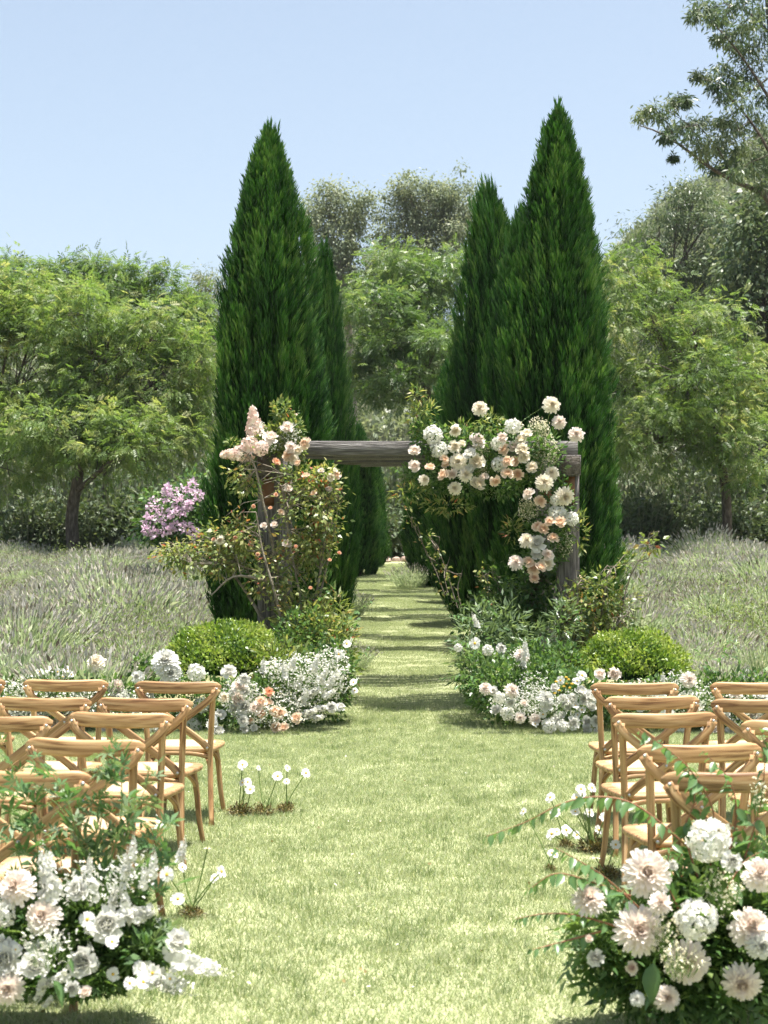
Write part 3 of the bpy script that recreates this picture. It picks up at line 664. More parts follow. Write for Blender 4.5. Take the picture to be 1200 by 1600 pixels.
scr = [(scrub_piece(s, 900, 10 + 8 * (s % 3)), 'scrub') for s in range(5)]
pts = []
for _ in range(620):
    y = rng.uniform(46, 72); x = rng.uniform(-.30, .30) * y
    pts.append((x, y))
for _ in range(90): 
    y = rng.uniform(45.5, 50); pts.append((rng.uniform(-.29, .29) * y, y))
pts = np.array(pts); k = len(pts)
gn_stuff('scrub', np.column_stack([pts, H(pts[:, 0], pts[:, 1]) - .1]), np.column_stack([rng.normal(0, .1, k), rng.normal(0, .1, k), rng.uniform(0, 6.28, k)]),
         rng.uniform(.8, 1.5, k) * (1 + (pts[:, 1] - 46) / 22), rng.integers(0, 5, k), scr, 'shadowy tangle of dry shrubs filling the wood behind the field', 'shrubs')

# hill with its wood, far right and behind
def hill():
    xs = np.linspace(-400, 480, 61); ys = np.linspace(120, 680, 40); X, Y = np.meshgrid(xs, ys)
    Z = hz(X, Y); mb = MB(); nx, ny = len(xs), len(ys)
    i = np.arange(ny - 1)[:, None] * nx; j = np.arange(nx - 1)[None]
    mb.add(np.stack([X, Y, Z], -1), np.stack([i + j, i + j + 1, i + nx + j + 1, i + nx + j], -1).reshape(-1, 4))
    o = obj('hill', mb.mesh('hill', True), 'soil'); o['kind'] = 'structure'
def hz(X, Y):
    t = np.clip((Y - 130) / 210, 0, 1); t = t * t * (3 - 2 * t)
    prof = 40 + 24 * (1 + np.tanh((X - 58) / 22)) - 1.5 * np.sin(X / 9) + 1.2 * np.sin(X / 4.3)
    return -2 + 4 + (prof - 4) * t
hill()
def wood_piece(seed):
    r = np.random.default_rng(seed); mb = MB(); k = 850
    C = nrm(r.normal(0, 1, (22, 3))) * np.array([2.2, 2.2, 2.6]) * r.uniform(.4, 1, (22, 1)) + (0, 0, 5.0)
    I = r.integers(0, 22, k); off = r.normal(0, .6, (k, 3))
    cr = r.uniform(.2, .8, 22)
    scatter(mb, LEAF, C[I] + off, frames(off + r.normal(0, .4, (k, 3))), r.uniform(.45, .9, k), np.clip(cr[I] + r.normal(0, .15, k), 0, 1))
    sweep(mb, np.array([[0, 0, -.5], [.1, 0, 3], [.3, .1, 6]]), [.22, .16, .06], seg=5, rnd=.95, caps=False)
    return mb.mesh('wood')
k = 2600; hy = rng.uniform(135, 345, k); hx = rng.uniform(-.28, .30, k) * hy
gn_stuff('hillside_wood', np.column_stack([hx, hy, hz(hx, hy)]), np.column_stack([np.zeros(k), np.zeros(k), rng.uniform(0, 6.28, k)]), rng.uniform(.7, 1.7, k), rng.integers(0, 4, k),
         [(wood_piece(s), 'gum') for s in range(4)], 'distant eucalypt wood covering the hillside behind everything', 'forest')

# ---- cypresses
def plume():
    V = []; Fq = []; R = []
    r = np.random.default_rng(5)
    for i in range(13):
        t = i / 12; b = len(V); L = .55 - .25 * t; a = r.uniform(0, 6.28); sp = .30 * (1 - .6 * t)
        d = nrm(np.array([1, math.cos(a) * sp, math.sin(a) * sp])); o = np.array([t * .62, math.cos(a) * .02, math.sin(a) * .02])
        s = nrm(np.cross(d, r.normal(0, 1, 3))) * .024
        V += [o, o + d * L * .45 + s, o + d * L, o + d * L * .45 - s]; Fq.append((b, b + 1, b + 2, b + 3)); R += [-.1 + .22 * t] * 4
    return (np.array(V), [np.array(Fq)], np.array(R))
PLUME = plume()
def cypress_mesh(seed, Ht, R, tip=.25, lobes=5, n=6500, lean=0.0, bend=0.0, ps=.27):
    r = np.random.default_rng(seed)
    ph = r.uniform(0, 6.28, lobes)
    ba = r.uniform(-3.14, 3.14, 34); bz = r.uniform(.05, .92, 34) * Ht; bw = r.uniform(.22, .5, 34); bh = r.uniform(-.10, .20, 34)      # bulging boughs and hollows
    def rad(z, a):
        t = np.clip(z / Ht, 0, 1)
        base = R * (1 - np.exp(-4.6 * np.clip(1 - t, 0, 1))) / .99 * (1 - .30 * np.exp(-(t / .07) ** 1.2))
        base = np.maximum(base, R * tip * np.sqrt(np.clip(1 - t, 0, 1)))
        lob = sum(.055 * np.cos((k + 2) * a + ph[k] + 1.3 * np.sin(2.2 * t * (k + 1))) for k in range(lobes))
        col = .12 * np.sin(9 * a + 1.5 * np.sin(2.1 * z + ph[0]) + ph[1]) * np.sin(1.9 * z + 2 * np.sin(3 * a + ph[2])) + .05 * np.sin(17 * a + 2.3 * z + ph[3])
        da = (a[..., None] - ba + math.pi) % (2 * math.pi) - math.pi
        bul = (bh * np.exp(-(da / bw) ** 2 - ((z[..., None] - bz) / (bw * 1.9)) ** 2)).sum(-1)
        return base * (1 + lob + col + bul) + .13 * R * np.clip(1 - t, 0, 1) ** .25 * np.exp(-11 * (1 - t))
    def axis(z):
        t = np.clip(z / Ht, 0, 1.2); return np.stack([lean * t + bend * np.clip(t - .72, 0, 1) ** 1.6 * 6, 0 * t], -1)
    # plumes on shell and a little inside
    t = 1 - r.random(n) ** .85; t = np.clip(t, 0, .995)
    z = t * Ht; a = r.uniform(0, 6.28, n); q = rad(z, a) * r.uniform(.80, 1.03, n)
    ax = axis(z); P = np.stack([ax[:, 0] + np.cos(a) * q, ax[:, 1] + np.sin(a) * q, z - .1], 1)
    out = np.stack([np.cos(a), np.sin(a), np.zeros(n)], 1)
    gust = .10 * np.sin(3 * a + 2.1 * z)[:, None] * np.stack([-np.sin(a), np.cos(a), np.zeros(n)], 1)
    D = out * (.32 + .12 * r.random(n))[:, None] + np.array([0, 0, 1.0]) + gust + r.normal(0, .11, (n, 3))
    D[:, 0] += bend * 2.2 * np.clip(z / Ht - .6, 0, 1) + .10
    blot = .5 + .24 * np.sin(2.3 * a + 1.7 * z + seed) * np.sin(3.1 * z - 2 * a) + r.normal(0, .22, n)
    mb = MB(); sz = ps * r.uniform(.7, 1.3, n) * (1 - .25 * t)
    scatter(mb, PLUME, P, frames(D, out, .3), sz, np.clip(blot, 0, .95))
    # leader tips
    k = 90; zt = Ht * r.uniform(.86, 1.0, k); at_ = r.uniform(0, 6.28, k); qt = rad(zt, at_) * r.uniform(.3, 1, k); axx = axis(zt)
    scatter(mb, PLUME, np.stack([axx[:, 0] + np.cos(at_) * qt, np.sin(at_) * qt, zt - .1], 1), frames(np.stack([np.cos(at_) * .15 + bend * 1.5, np.sin(at_) * .15, np.ones(k)], 1)), r.uniform(.24, .52, k), .5)
    core = MB(); nz, na = 24, 18; zz = np.linspace(0.05, .95, nz) * Ht; aa = np.arange(na) * 2 * math.pi / na  # solid dark core added to block light inside the crown
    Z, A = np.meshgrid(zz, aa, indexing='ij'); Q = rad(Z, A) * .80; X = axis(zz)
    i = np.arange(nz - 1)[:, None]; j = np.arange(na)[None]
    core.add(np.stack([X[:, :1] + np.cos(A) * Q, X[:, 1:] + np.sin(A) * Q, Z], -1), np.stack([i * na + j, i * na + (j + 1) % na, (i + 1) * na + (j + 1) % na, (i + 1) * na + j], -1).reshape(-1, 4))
    tr = MB(); sweep(tr, np.array([[0, 0, -.3], [0, 0, .3 * Ht], [lean * .6, 0, .7 * Ht]]), [.13, .10, .04], seg=8)
    return mb.mesh('crown'), core.mesh('light_block_core', True), tr.mesh('trunk', True)
GC = 'cypresses lining the walk'
def cypress(label, px, d, meshes, s=1.0, rz=0.0, sz=None, thin=1.0):
    b = on_ground(px, d)
    e = empty('cypress_tree', b, label, 'tree', GC, rz); e.scale = (s * thin, s * thin, sz or s)
    cr, co, tr = meshes
    c = obj('crown', cr, 'cypress', e); obj('light_block_core', co, 'core', c); obj('trunk', tr, 'bark', e)
    return e
dL, dR = 19.1, 19.6
hL = (855 - 178) * pxm(dL) + 1.7 - float(H(-1.5, dL)); hR = (855 - 140) * pxm(dR) + 1.7 - float(H(2.2, dR))
mL = cypress_mesh(1, hL - .22, .675, n=13500); mR = cypress_mesh(2, hR - .3, .69, n=13500)
mS = cypress_mesh(3, 5.6, .80, n=7000, bend=-.16); mT = cypress_mesh(4, 5.4, .70, n=6500)
cypress('tall dark cypress behind the left post of the front arch', 418, dL, mL)
cypress('tallest dark cypress behind the flowered right post', 872, dR, mR)
cypress('dark cypress with wind bent tip beside the tallest one', 775, 24.2, mS, 1.24, 0.0, 1.28, .80)
cypress('narrow dark cypress peeping from behind the left tall one', 506, 24.0, mT, 1.03, 0.0, 1.13, .62)
cypress('cypress side column merging into the tallest right cypress', 815, 21.5, mT, .98, 1.0, 1.14, .85)
cypress('dark cypress deeper along the right side of the walk', 735, 29.0, mT, 1.02, 2.0, None, .85)
cypress('dark cypress fourth along the right side of the walk', 702, 33.5, mT, .92, 3.1)
cypress('dark cypress near the far right end of the walk', 668, 39.0, mT, .80, 4.0)
cypress('slim sunlit cypress deeper along the left side of the walk', 524, 29.0, mT, .80, 1.7, None, .62)
cypress('light green young cypress near the far left end of the walk', 560, 37.5, mT, .70, .4)
cypress('small bushy cypress at the far left end before the stones', 578, 41.5, mT, .62, 5.2)

# ---- stones at the end of the walk
def rock(seed):
    import bmesh
    bm = bmesh.new(); bmesh.ops.create_icosphere(bm, subdivisions=2, radius=1); r = random.Random(seed)
    dirs = [(Vector((r.gauss(0, 1), r.gauss(0, 1), r.gauss(0, 1))).normalized(), r.uniform(.55, .85)) for _ in range(9)]
    for v in bm.verts:
        for dv, h in dirs:
            k = v.co.dot(dv)
            if k > h: v.co -= dv * (k - h)
    me = bpy.data.meshes.new('rock'); bm.to_mesh(me); bm.free(); me.materials.append(M['stone']); return me
rocks = [rock(s) for s in range(4)]
rl = ['leftmost', 'second', 'third', 'fourth', 'fifth', 'sixth', 'seventh', 'eighth', 'rightmost']
for i in range(9):
    px = 556 + i * 12.5 + random.uniform(-2, 2); p = on_ground(px, 44.2 + random.uniform(-.3, .3))
    q = Matrix.Rotation(random.uniform(0, 6), 3, 'Z').to_quaternion()
    o = obj('edging_stone', rocks[i % 4], None, None, p + Vector((0, 0, .05)), q, (random.uniform(.13, .24), random.uniform(.12, .2), random.uniform(.09, .17)))
    tag(o, rl[i] + ' of the pinkish stones edging the far end of the walk', 'stone', 'stones edging the walk')

# ================================================================== SHRUBS
def shrub(name, label, cat, d, base_px, base_y, stems_px, blobs_px, mat, clumps, per, csize, leaf, lsize, cane='rosewood', r0=.02, twn=20, cane_name='cane', **kw):
    b = at(base_px, base_y, d); b.z = float(H(b.x, b.y)); s = pxm(d); bl = []
    for q in blobs_px:
        o = q[4] if len(q) > 4 else 0
        bl.append((tuple(at(q[0], q[1], d + o)), (q[2] * s, max(q[2], q[3]) * s * .8, q[3] * s)))
    e = empty(name, b, label, cat)
    me, C, B = crown_mesh('foliage', bl, clumps, per, csize, leaf, lsize, **kw)
    o = obj('foliage', me, mat, e); o.location = -b
    mb = MB(); L = []
    for st in stems_px:
        c = curve([np.array(at(x, y, d + (z if z else 0))) for x, y, z in st], 10); L.append(c)
        rr = r0 * rng.uniform(.7, 1.2); sweep(mb, c, np.linspace(rr, rr * .3, 10), seg=6, caps=False)
    if L:
        A = np.concatenate(L)
        for p in C:
            if rng.random() > twn / 20: continue
            dd = np.linalg.norm(A - p, axis=1); q = A[np.argsort(dd)[rng.integers(0, 4)]]
            m = (q + p) / 2 + rng.normal(0, .04, 3)
            sweep(mb, np.array([q, m, p]), [.006, .004, .002], seg=3, caps=False)
        t = obj(cane_name, mb.mesh(cane_name, True), cane, e); t.location = -b
    return e, b

DROSE = 15.1
rose_bush, rb = shrub('climbing_rose', 'sprawling climbing rose with grey canes around the left post', 'rose bush', DROSE, 455, 1040,
    [[(455, 1045, 0), (460, 960, 0), (440, 915, 0), (380, 885, -.1), (300, 880, -.2)], [(460, 1045, 0), (470, 950, -.1), (455, 860, -.1), (440, 760, -.1)],
     [(450, 1045, 0), (440, 960, 0), (400, 910, .1), (345, 850, .2), (270, 850, .1)], [(465, 1045, 0), (490, 950, 0), (505, 860, 0), (510, 780, 0)],
     [(470, 1045, 0), (500, 930, .1), (520, 840, .2), (530, 780, .2)], [(455, 1040, 0), (430, 930, -.3), (410, 860, -.3), (400, 800, -.3)], [(450, 1040, 0), (400, 950, .1), (370, 905, .1), (340, 870, .2)],
     [(440, 915, 0), (410, 780, -.1), (395, 720, -.1), (372, 700, -.1)], [(440, 915, -.1), (370, 900, -.2), (330, 930, -.2)]],
    [(475, 785, 42, 55), (505, 790, 26, 65), (375, 835, 30, 40, -.1), (478, 850, 44, 45), (350, 850, 45, 30), (290, 870, 45, 24), (385, 740, 24, 35), (480, 750, 45, 26), (430, 900, 50, 45), (500, 860, 25, 45), (265, 870, 22, 16), (350, 880, 40, 30), (470, 950, 50, 35)],
    'roseleaf', 430, 13, .12, LEAF, .056, r0=.022, flat=.8, shell=.2, bias=.48)
shrub('rose_bush', 'sparse rose bush with reddish shoots beside the right post', 'rose bush', 15.3, 930, 1020,
    [[(930, 1030, 0), (940, 960, 0), (950, 900, 0), (965, 880, 0)], [(925, 1030, 0), (905, 950, -.1), (900, 890, -.1)], [(935, 1030, 0), (970, 960, 0), (985, 900, 0), (1030, 830, 0)], [(930, 1030, 0), (890, 960, 0), (870, 900, 0)], [(920, 1030, 0), (960, 980, -.1), (990, 950, -.1)]],
    [(935, 930, 40, 40), (910, 970, 40, 40), (965, 960, 40, 40), (890, 950, 30, 50), (1015, 850, 16, 12), (985, 885, 12, 16), (950, 1000, 50, 30)], 'roseleaf', 190, 11, .11, LEAF, .062, r0=.012, flat=.9, shell=.2, bias=.40)
shrub('rose_bush', 'dark rose bush between the walk and the right post', 'rose bush', 15.9, 800, 1000,
    [[(800, 1010, 0), (790, 950, 0), (770, 900, 0)], [(805, 1010, 0), (830, 940, 0), (850, 880, 0)], [(800, 1010, 0), (760, 960, 0), (730, 930, 0)]],
    [(800, 950, 70, 60), (850, 930, 40, 50), (760, 960, 40, 45), (840, 890, 40, 30)], 'foliage', 230, 14, .14, LEAF, .07, r0=.012, flat=.9, shell=.2, bias=.35)
for px0, d0, lab, pts in ((690, 17.3, 'thin leafy rose shoot leaning over the right edge of the walk', [(695, 930), (680, 890), (650, 830), (632, 790)]),
                          (712, 16.9, 'thin rose shoot with red tip just right of its taller twin', [(715, 950), (700, 900), (685, 860), (668, 838)]),
                          (770, 16.4, 'pale arching rose shoot above the right ground flowers', [(775, 960), (765, 930), (758, 905), (752, 890)])):
    shrub('rose_shoot', lab, 'rose shoot', d0, px0, 950, [[(x, y, 0) for x, y in pts], [(pts[0][0] + 6, pts[0][1], 0), (pts[0][0], pts[0][1] - 30, 0), (pts[0][0] + 8, pts[0][1] - 60, 0)]],
          [((pts[i][0] * (1 - f) + pts[i + 1][0] * f), (pts[i][1] * (1 - f) + pts[i + 1][1] * f), 7, 9) for i in range(len(pts) - 1) for f in (.2, .6, 1.0)], 'roseleaf', 14, 4, .06, LEAF, .05, r0=.006, flat=1, bias=.55)
# box balls
for lab, px, py, rx, ry, d in (('round bright green box bush below the left post', 352, 1040, 92, 66, 14.55), ('round bright green box bush below the right post', 985, 1048, 88, 62, 14.5)):
    b = on_ground(px, d); e = empty('box_bush', b, lab, 'bush'); s = pxm(d)
    n = 9500; dv = nrm(rng.normal(0, 1, (n, 3))); dv[:, 2] = np.where(rng.random(n) < .8, np.abs(dv[:, 2]), dv[:, 2])
    lump = 1 + .07 * np.sin(5 * dv[:, 0] + 2) * np.sin(6 * dv[:, 2] + px) + .06 * np.sin(9 * dv[:, 1] + 4 * dv[:, 0])
    rad = np.array([rx * s, rx * s, ry * s]); c = at(px, py, d) - b
    P = np.array(c) + dv * rad * (lump * rng.uniform(.82, 1.03, n) * np.where(rng.random(n) < .05, rng.uniform(1.0, 1.12, n), 1))[:, None]
    P[:, 2] = np.maximum(P[:, 2], .02)
    mb = MB(); scatter(mb, LEAF, P, frames(dv * .7 + rng.normal(0, .5, (n, 3)) + (0, 0, .35), dv, .5), rng.uniform(.022, .055, n), np.clip(rng.normal(.55, .27, n) + .25 * np.sin(7 * dv[:, 0] + 5 * dv[:, 2]), 0, 1))
    obj('foliage', mb, 'box', e)
    cm = MB(); nz, na = 8, 16; th = np.linspace(.02, 1.75, nz); aa = np.arange(na) * 2 * math.pi / na; T, A = np.meshgrid(th, aa, indexing='ij')  # dark core added so no light passes through the leaves
    i = np.arange(nz - 1)[:, None]; j = np.arange(na)[None]
    cm.add(np.stack([np.sin(T) * np.cos(A), np.sin(T) * np.sin(A), np.cos(T)], -1).reshape(-1, 3) * rad * .80 + np.array(c), np.stack([i * na + j, (i + 1) * na + j, (i + 1) * na + (j + 1) % na, i * na + (j + 1) % na], -1).reshape(-1, 4))
    obj('light_block_core', cm.mesh('light_block_core', True), 'core', e)
# crepe myrtle
e, b = shrub('crepe_myrtle', 'pink flowering crepe myrtle left of the tall cypress', 'shrub', 30, 280, 880, [[(280, 890, 0), (270, 840, 0), (250, 800, 0)], [(282, 890, 0), (290, 830, 0), (295, 770, 0)], [(285, 890, 0), (310, 830, 0), (320, 780, 0)]],
    [(275, 810, 55, 45), (300, 790, 40, 50), (250, 820, 35, 30), (310, 830, 40, 40)], 'foliage', 130, 26, .3, LEAF, .12, r0=.04, bias=.35)
CL = [(240, 790, 13), (262, 775, 14), (285, 770, 13), (300, 760, 12), (232, 812, 11), (250, 805, 12), (268, 800, 11), (240, 832, 9), (258, 828, 9), (285, 800, 9), (290, 825, 11), (303, 832, 10), (278, 785, 10), (310, 775, 10), (272, 822, 8), (228, 828, 7), (296, 790, 7), (262, 765, 9)]
for x, y, r in CL:
    c = at(x, y, 29.0 + rng.uniform(-.3, .2)); mb = MB(); k = 55; rr = r * .8 * pxm(29.0)
    dv = nrm(rng.normal(0, 1, (k, 3))); scatter(mb, ROUND, dv * rr * rng.uniform(.4, 1, (k, 1)) * (1, 1, 1.15), frames(dv + rng.normal(0, .5, (k, 3))), rng.uniform(.05, .085, k), rng.uniform(.2, 1, k))
    obj('blossom', mb, 'lilac', e, c - b)
# lavender clumps beside the walk
for px, d, s, lab in ((545, 26, .8, 'grey lavender clump at the left edge of the walk'), (548, 18.4, .62, 'dark grey green cushion at the near left edge of the walk'), (640, 33, 1.0, 'grey lavender clump at the far right edge of the walk')):
    o = obj('lavender_clump', lav_src[1][0], None, None, on_ground(px, d), None, s); tag(o, lab, 'lavender', 'lavender clumps beside the walk')

# ================================================================== FLOWERS: templates
def petal(mb, L, W, az, el, base, cup=.25, curl=.25, rnd=.5, point=.6, nu=4, twist=0.0):
    """one petal: strip of nu segments, rising at elevation el, curling outward, cupped"""
    ts = np.linspace(0, 1, nu + 1); V = []
    ang = el; p = np.array([base[0], base[1]]); h = p.copy()
    pos = []
    for i, t in enumerate(ts):
        if i: ang2 = el - curl * t; h = h + np.array([math.cos(ang2), math.sin(ang2)]) * L / nu
        pos.append(h.copy())
    wid = W * np.sin(np.clip(.12 + .88 * ts ** .8, 0, 1) * math.pi * (.52 + .42 * point)) ; wid[0] = W * .22
    for i, t in enumerate(ts):
        for s_ in (-1, 0, 1):
            z = pos[i][1] + (abs(s_) * cup * wid[i]); V.append((pos[i][0], s_ * wid[i] / 2, z))
    V = np.array(V); c, s = math.cos(az), math.sin(az)
    R = np.array([[c, s, 0], [-s, c, 0], [0, 0, 1]]); V = V @ R
    q = []
    for i in range(nu):
        for j in range(2): a = i * 3 + j; q.append((a, a + 1, a + 4, a + 3))
    mb.add(V, np.array(q), rnd)

def dahlia_mesh(seed, rings=8, pts_out=18, spiky=.8):
    r = np.random.default_rng(seed); mb = MB()
    for k in range(rings):
        f = k / (rings - 1)                                   # 0 outer, 1 centre
        n_ = int(round(pts_out * (1 - .45 * f))); L = (1.0 - .72 * f) * .98; el = -.30 + 1.80 * f
        for i in range(n_):
            petal(mb, L * r.uniform(.88, 1.08), .30 * (1 - .35 * f), 2 * math.pi * (i + .5 * (k % 2)) / n_ + r.normal(0, .06), el + r.normal(0, .08), (.03 * (1 - f), -.05 + .30 * f), .30, .10 - .75 * f, np.clip(.48 + .52 * (1 - f) + r.normal(0, .07), 0, 1), spiky, 3)
    for j in range(26):                                       # tight heart of small incurved petals
        a = j * 2.399963; q = .22 * math.sqrt(j / 26); petal(mb, .17, .13, a, .7 - 1.6 * q, (q, .40 - .9 * q * q), .3, -.9, np.clip(r.normal(.52, .08), 0, 1), .5, 2)
    return mb.mesh('dahlia', True)
def rose_mesh(seed, open_=.5):
    r = np.random.default_rng(seed); mb = MB(); k = 36
    for i in range(k):
        f = i / (k - 1); az = i * 2.399963
        el = -.10 + .95 * f; L = 1.20 - .68 * f; W = .95 - .42 * f
        cu = -(1.30 - .35 * f) + (1.25 * open_ if i < 7 else .35 * open_ if i < 14 else 0) + r.normal(0, .12)
        petal(mb, L * r.uniform(.92, 1.06), W, az + r.normal(0, .12), el, (.05 * (1 - f) + .02, -.45 + .22 * f), .26, cu, np.clip(.45 + .55 * (1 - f) + r.normal(0, .07), 0, 1), .08, 5)
    for j in range(9):
        a = j * 2.399963; petal(mb, .34, .26, a, .9, (.02 + .012 * j, .02 + r.normal(0, .02)), .3, -1.1, np.clip(r.normal(.5, .08), 0, 1), .1, 3)
    return mb.mesh('rose', True)
FLORET = None
def floret(mb, c, n, rad, rnd, np_=4):
    n = np.asarray(n); F = frames(n[None], None)[0]
    V = [c]; q = []; 
    for i in range(np_):
        a = i * 2 * math.pi / np_; b = len(V)
        for (x, y, z) in ((.55, -.42, .10), (1, 0, .02), (.55, .42, .10)):
            xx = x * math.cos(a) - y * math.sin(a); yy = x * math.sin(a) + y * math.cos(a)
            V.append(c + (F[1] * xx + F[2] * yy + F[0] * z) * rad)
        q.append((0, b, b + 1, b + 2))
    mb.add(np.array(V), np.array(q), rnd)
def hydrangea_mesh(seed, n=170, sq=(1, 1, .9), rad=.20):
    r = np.random.default_rng(seed); mb = MB()
    for i in range(n):
        z = 1 - 1.75 * (i + .5) / n; a = i * 2.399963; q = math.sqrt(max(0, 1 - z * z)); d = nrm(np.array([math.cos(a) * q, math.sin(a) * q, z]) + r.normal(0, .10, 3))
        floret(mb, d * np.array(sq) * r.uniform(.74, 1.05), nrm(d + r.normal(0, .45, 3)), rad * r.uniform(.8, 1.2), np.clip(r.normal(.62, .22), 0, 1))
    return mb.mesh('hydrangea')
def panicle_mesh(seed, n=120):
    r = np.random.default_rng(seed); mb = MB()
    for i in range(n):
        t = (i + .5) / n; a = i * 2.399963; q = .46 * (1 - t) ** .7 + .03
        d = np.array([math.cos(a), math.sin(a), .45]); floret(mb, np.array([math.cos(a) * q, math.sin(a) * q, -.1 + 1.55 * t]) + r.normal(0, .03, 3), nrm(d + r.normal(0, .3, 3)), .145 * r.uniform(.7, 1.25), np.clip(r.normal(.45 + .3 * t, .3), 0, 1))
    return mb.mesh('panicle')
def cosmos_mesh(seed):
    r = np.random.default_rng(seed); mb = MB()
    for i in range(8):
        petal(mb, .98 * r.uniform(.85, 1.05), .60, i * math.pi / 4 + r.normal(0, .07), .14 + r.normal(0, .16), (.06, 0), .12, .25, r.uniform(.6, 1), .03, 3)
    return mb.mesh('cosmos', True)
def dome_mesh(rad=.2):
    mb = MB(); nz, na = 4, 10; th = np.linspace(.02, 1.9, nz); aa = np.arange(na) * 2 * math.pi / na; T, A = np.meshgrid(th, aa, indexing='ij')
    i = np.arange(nz - 1)[:, None]; j = np.arange(na)[None]
    mb.add(np.stack([np.sin(T) * np.cos(A), np.sin(T) * np.sin(A), np.cos(T) * .8], -1).reshape(-1, 3) * rad, np.stack([i * na + j, (i + 1) * na + j, (i + 1) * na + (j + 1) % na, i * na + (j + 1) % na], -1).reshape(-1, 4))
    return mb.mesh('flower_centre', True)
def spire_mesh(seed, n=30):
    """stock / snapdragon spike along +Z, length 1"""
    r = np.random.default_rng(seed); mb = MB()
    for i in range(n):
        t = (i / n) ** .9; a = i * 2.399963 + r.normal(0, .3); q = .12 * (1 - .8 * t) * r.uniform(.7, 1.2); d = np.array([math.cos(a), math.sin(a), .3])
        c = np.array([math.cos(a) * q, math.sin(a) * q, t + r.normal(0, .012)]); s_ = .135 * (1 - .70 * t) * r.uniform(.75, 1.2)
        if t < .70:
            F_ = frames((d + r.normal(0, .35, 3))[None])[0]
            for j in range(6):
                b_ = MB(); petal(b_, 1.0, .8, j * 1.047 + r.normal(0, .15), .55 + r.normal(0, .3), (.04, 0), .2, .5, np.clip(r.normal(.75, .15), 0, 1), .05, 3)
                v = b_.v[0] @ np.array([F_[1], F_[2], F_[0]]) * s_ + c; mb.add(v, b_.f[0], b_.r[0])
        else:
            for _ in range(3): scatter(mb, ROUND, c[None], frames(r.normal(0, 1, (1, 3)) + d), s_ * .55, .45)
    return mb.mesh('flower_spike', True)
T = {}
for colr in ('cream', 'blush', 'white'): T['dahlia_' + colr] = []
dm = [dahlia_mesh(1, 9, 21), dahlia_mesh(2, 10, 24, .95), dahlia_mesh(3, 8, 18, .6)]
rm = [rose_mesh(1, .55), rose_mesh(2, .85), rose_mesh(3, .35)]
hm = [hydrangea_mesh(1), hydrangea_mesh(2, 190, (1, .92, 1), .19)]
pm = [panicle_mesh(1), panicle_mesh(2)]
cm_ = [cosmos_mesh(1), cosmos_mesh(2)]; sm = [spire_mesh(1), spire_mesh(2, 38)]; dome = dome_mesh(.23); dome.materials.append(M['yellow'])
ball = dome_mesh(1.0); ball.materials.append(M['billy'])
_cache = {}
def coloured(me, mat):
    k = (me.name, mat)
    if k not in _cache:
        c = me.copy(); c.materials.clear(); c.materials.append(M[mat]); _cache[k] = c
    return _cache[k]

def facing(p, sway=.35, up=.55):
    """a bloom on the outside of an arrangement: looks out towards the aisle and the light"""
    v = Vector((random.gauss(0, sway), -1, up + random.gauss(0, sway))); v.normalize()
    return v.to_track_quat('Z', 'Y') @ Quaternion((0, 0, 1), random.uniform(0, 6.28))

def bloom(parent, base, kind, colr, px, py, rpx, d, sway=.35, up=.5, stem_to=None, dirv=None, jit=.06):
    dd = d + random.uniform(-jit, jit); p = at(px, py, dd); r = rpx * pxm(dd)
    g = float(H(p.x, p.y)); p.z = max(p.z, g + r * .6)
    q = facing(p, sway, up) if dirv is None else Vector(dirv).normalized().to_track_quat('Z', 'Y')
    me = {'dahlia': dm, 'rose': rm, 'hydrangea': hm, 'panicle': pm, 'cosmos': cm_, 'spike': sm}[kind]
    o = obj({'spike': 'flower_spike', 'panicle': 'hydrangea_panicle'}.get(kind, kind), coloured(random.choice(me), colr), None, parent, p - base, q, r * (1.22 if kind == 'rose' else 1.15 if kind == 'dahlia' else 1.05))
    if kind == 'cosmos': obj('flower_centre', dome, None, o, (0, 0, .03))
    if stem_to is not None:
        mb = MB(); loc = o.rotation_quaternion.inverted() @ (Vector(stem_to) - p) / r
        a = np.array([0, 0, -.05]); b_ = np.array(loc); sweep(mb, curve([a, a * .5 + b_ * .5 + np.array([0, 0, -.6]), b_], 7), .006 / r * .55, seg=5, caps=False)
        obj('stem', mb.mesh('stem', True), 'stemgreen', o)
    return o

def foliage_cloud(parent, base, blobs, n, leaf, size, mat, name='foliage', droop=.1, bias=.45, zmin=.01, shell=.3):
    """blobs: (px, py, rx, ry, d)"""
    mb = MB(); tot = sum(b[2] * b[3] for b in blobs)
    for (x, y, rx, ry, d) in blobs:
        k = max(6, int(n * rx * ry / tot)); s = pxm(d); dv = nrm(rng.normal(0, 1, (k, 3))); c = np.array(at(x, y, d)) - np.array(base)
        q = shell + (1 - shell) * rng.random(k) ** .5
        P = c + dv * q[:, None] * np.array([rx * s, min(rx, 48) * s * .8, ry * s])
        g = H(P[:, 0] + base[0], P[:, 1] + base[1]) - base[2]
        P[:, 2] = np.maximum(P[:, 2], g + zmin + .03 * rng.random(k))
        D = dv * .8 + rng.normal(0, .45, (k, 3)) + (0, 0, .3 - droop)
        scatter(mb, leaf, P, frames(D, None, .6), size * rng.uniform(.6, 1.3, k), np.clip(rng.normal(bias, .22, k), 0, 1))
    o = obj(name, mb, mat, parent); o['kind'] = 'stuff'; return o

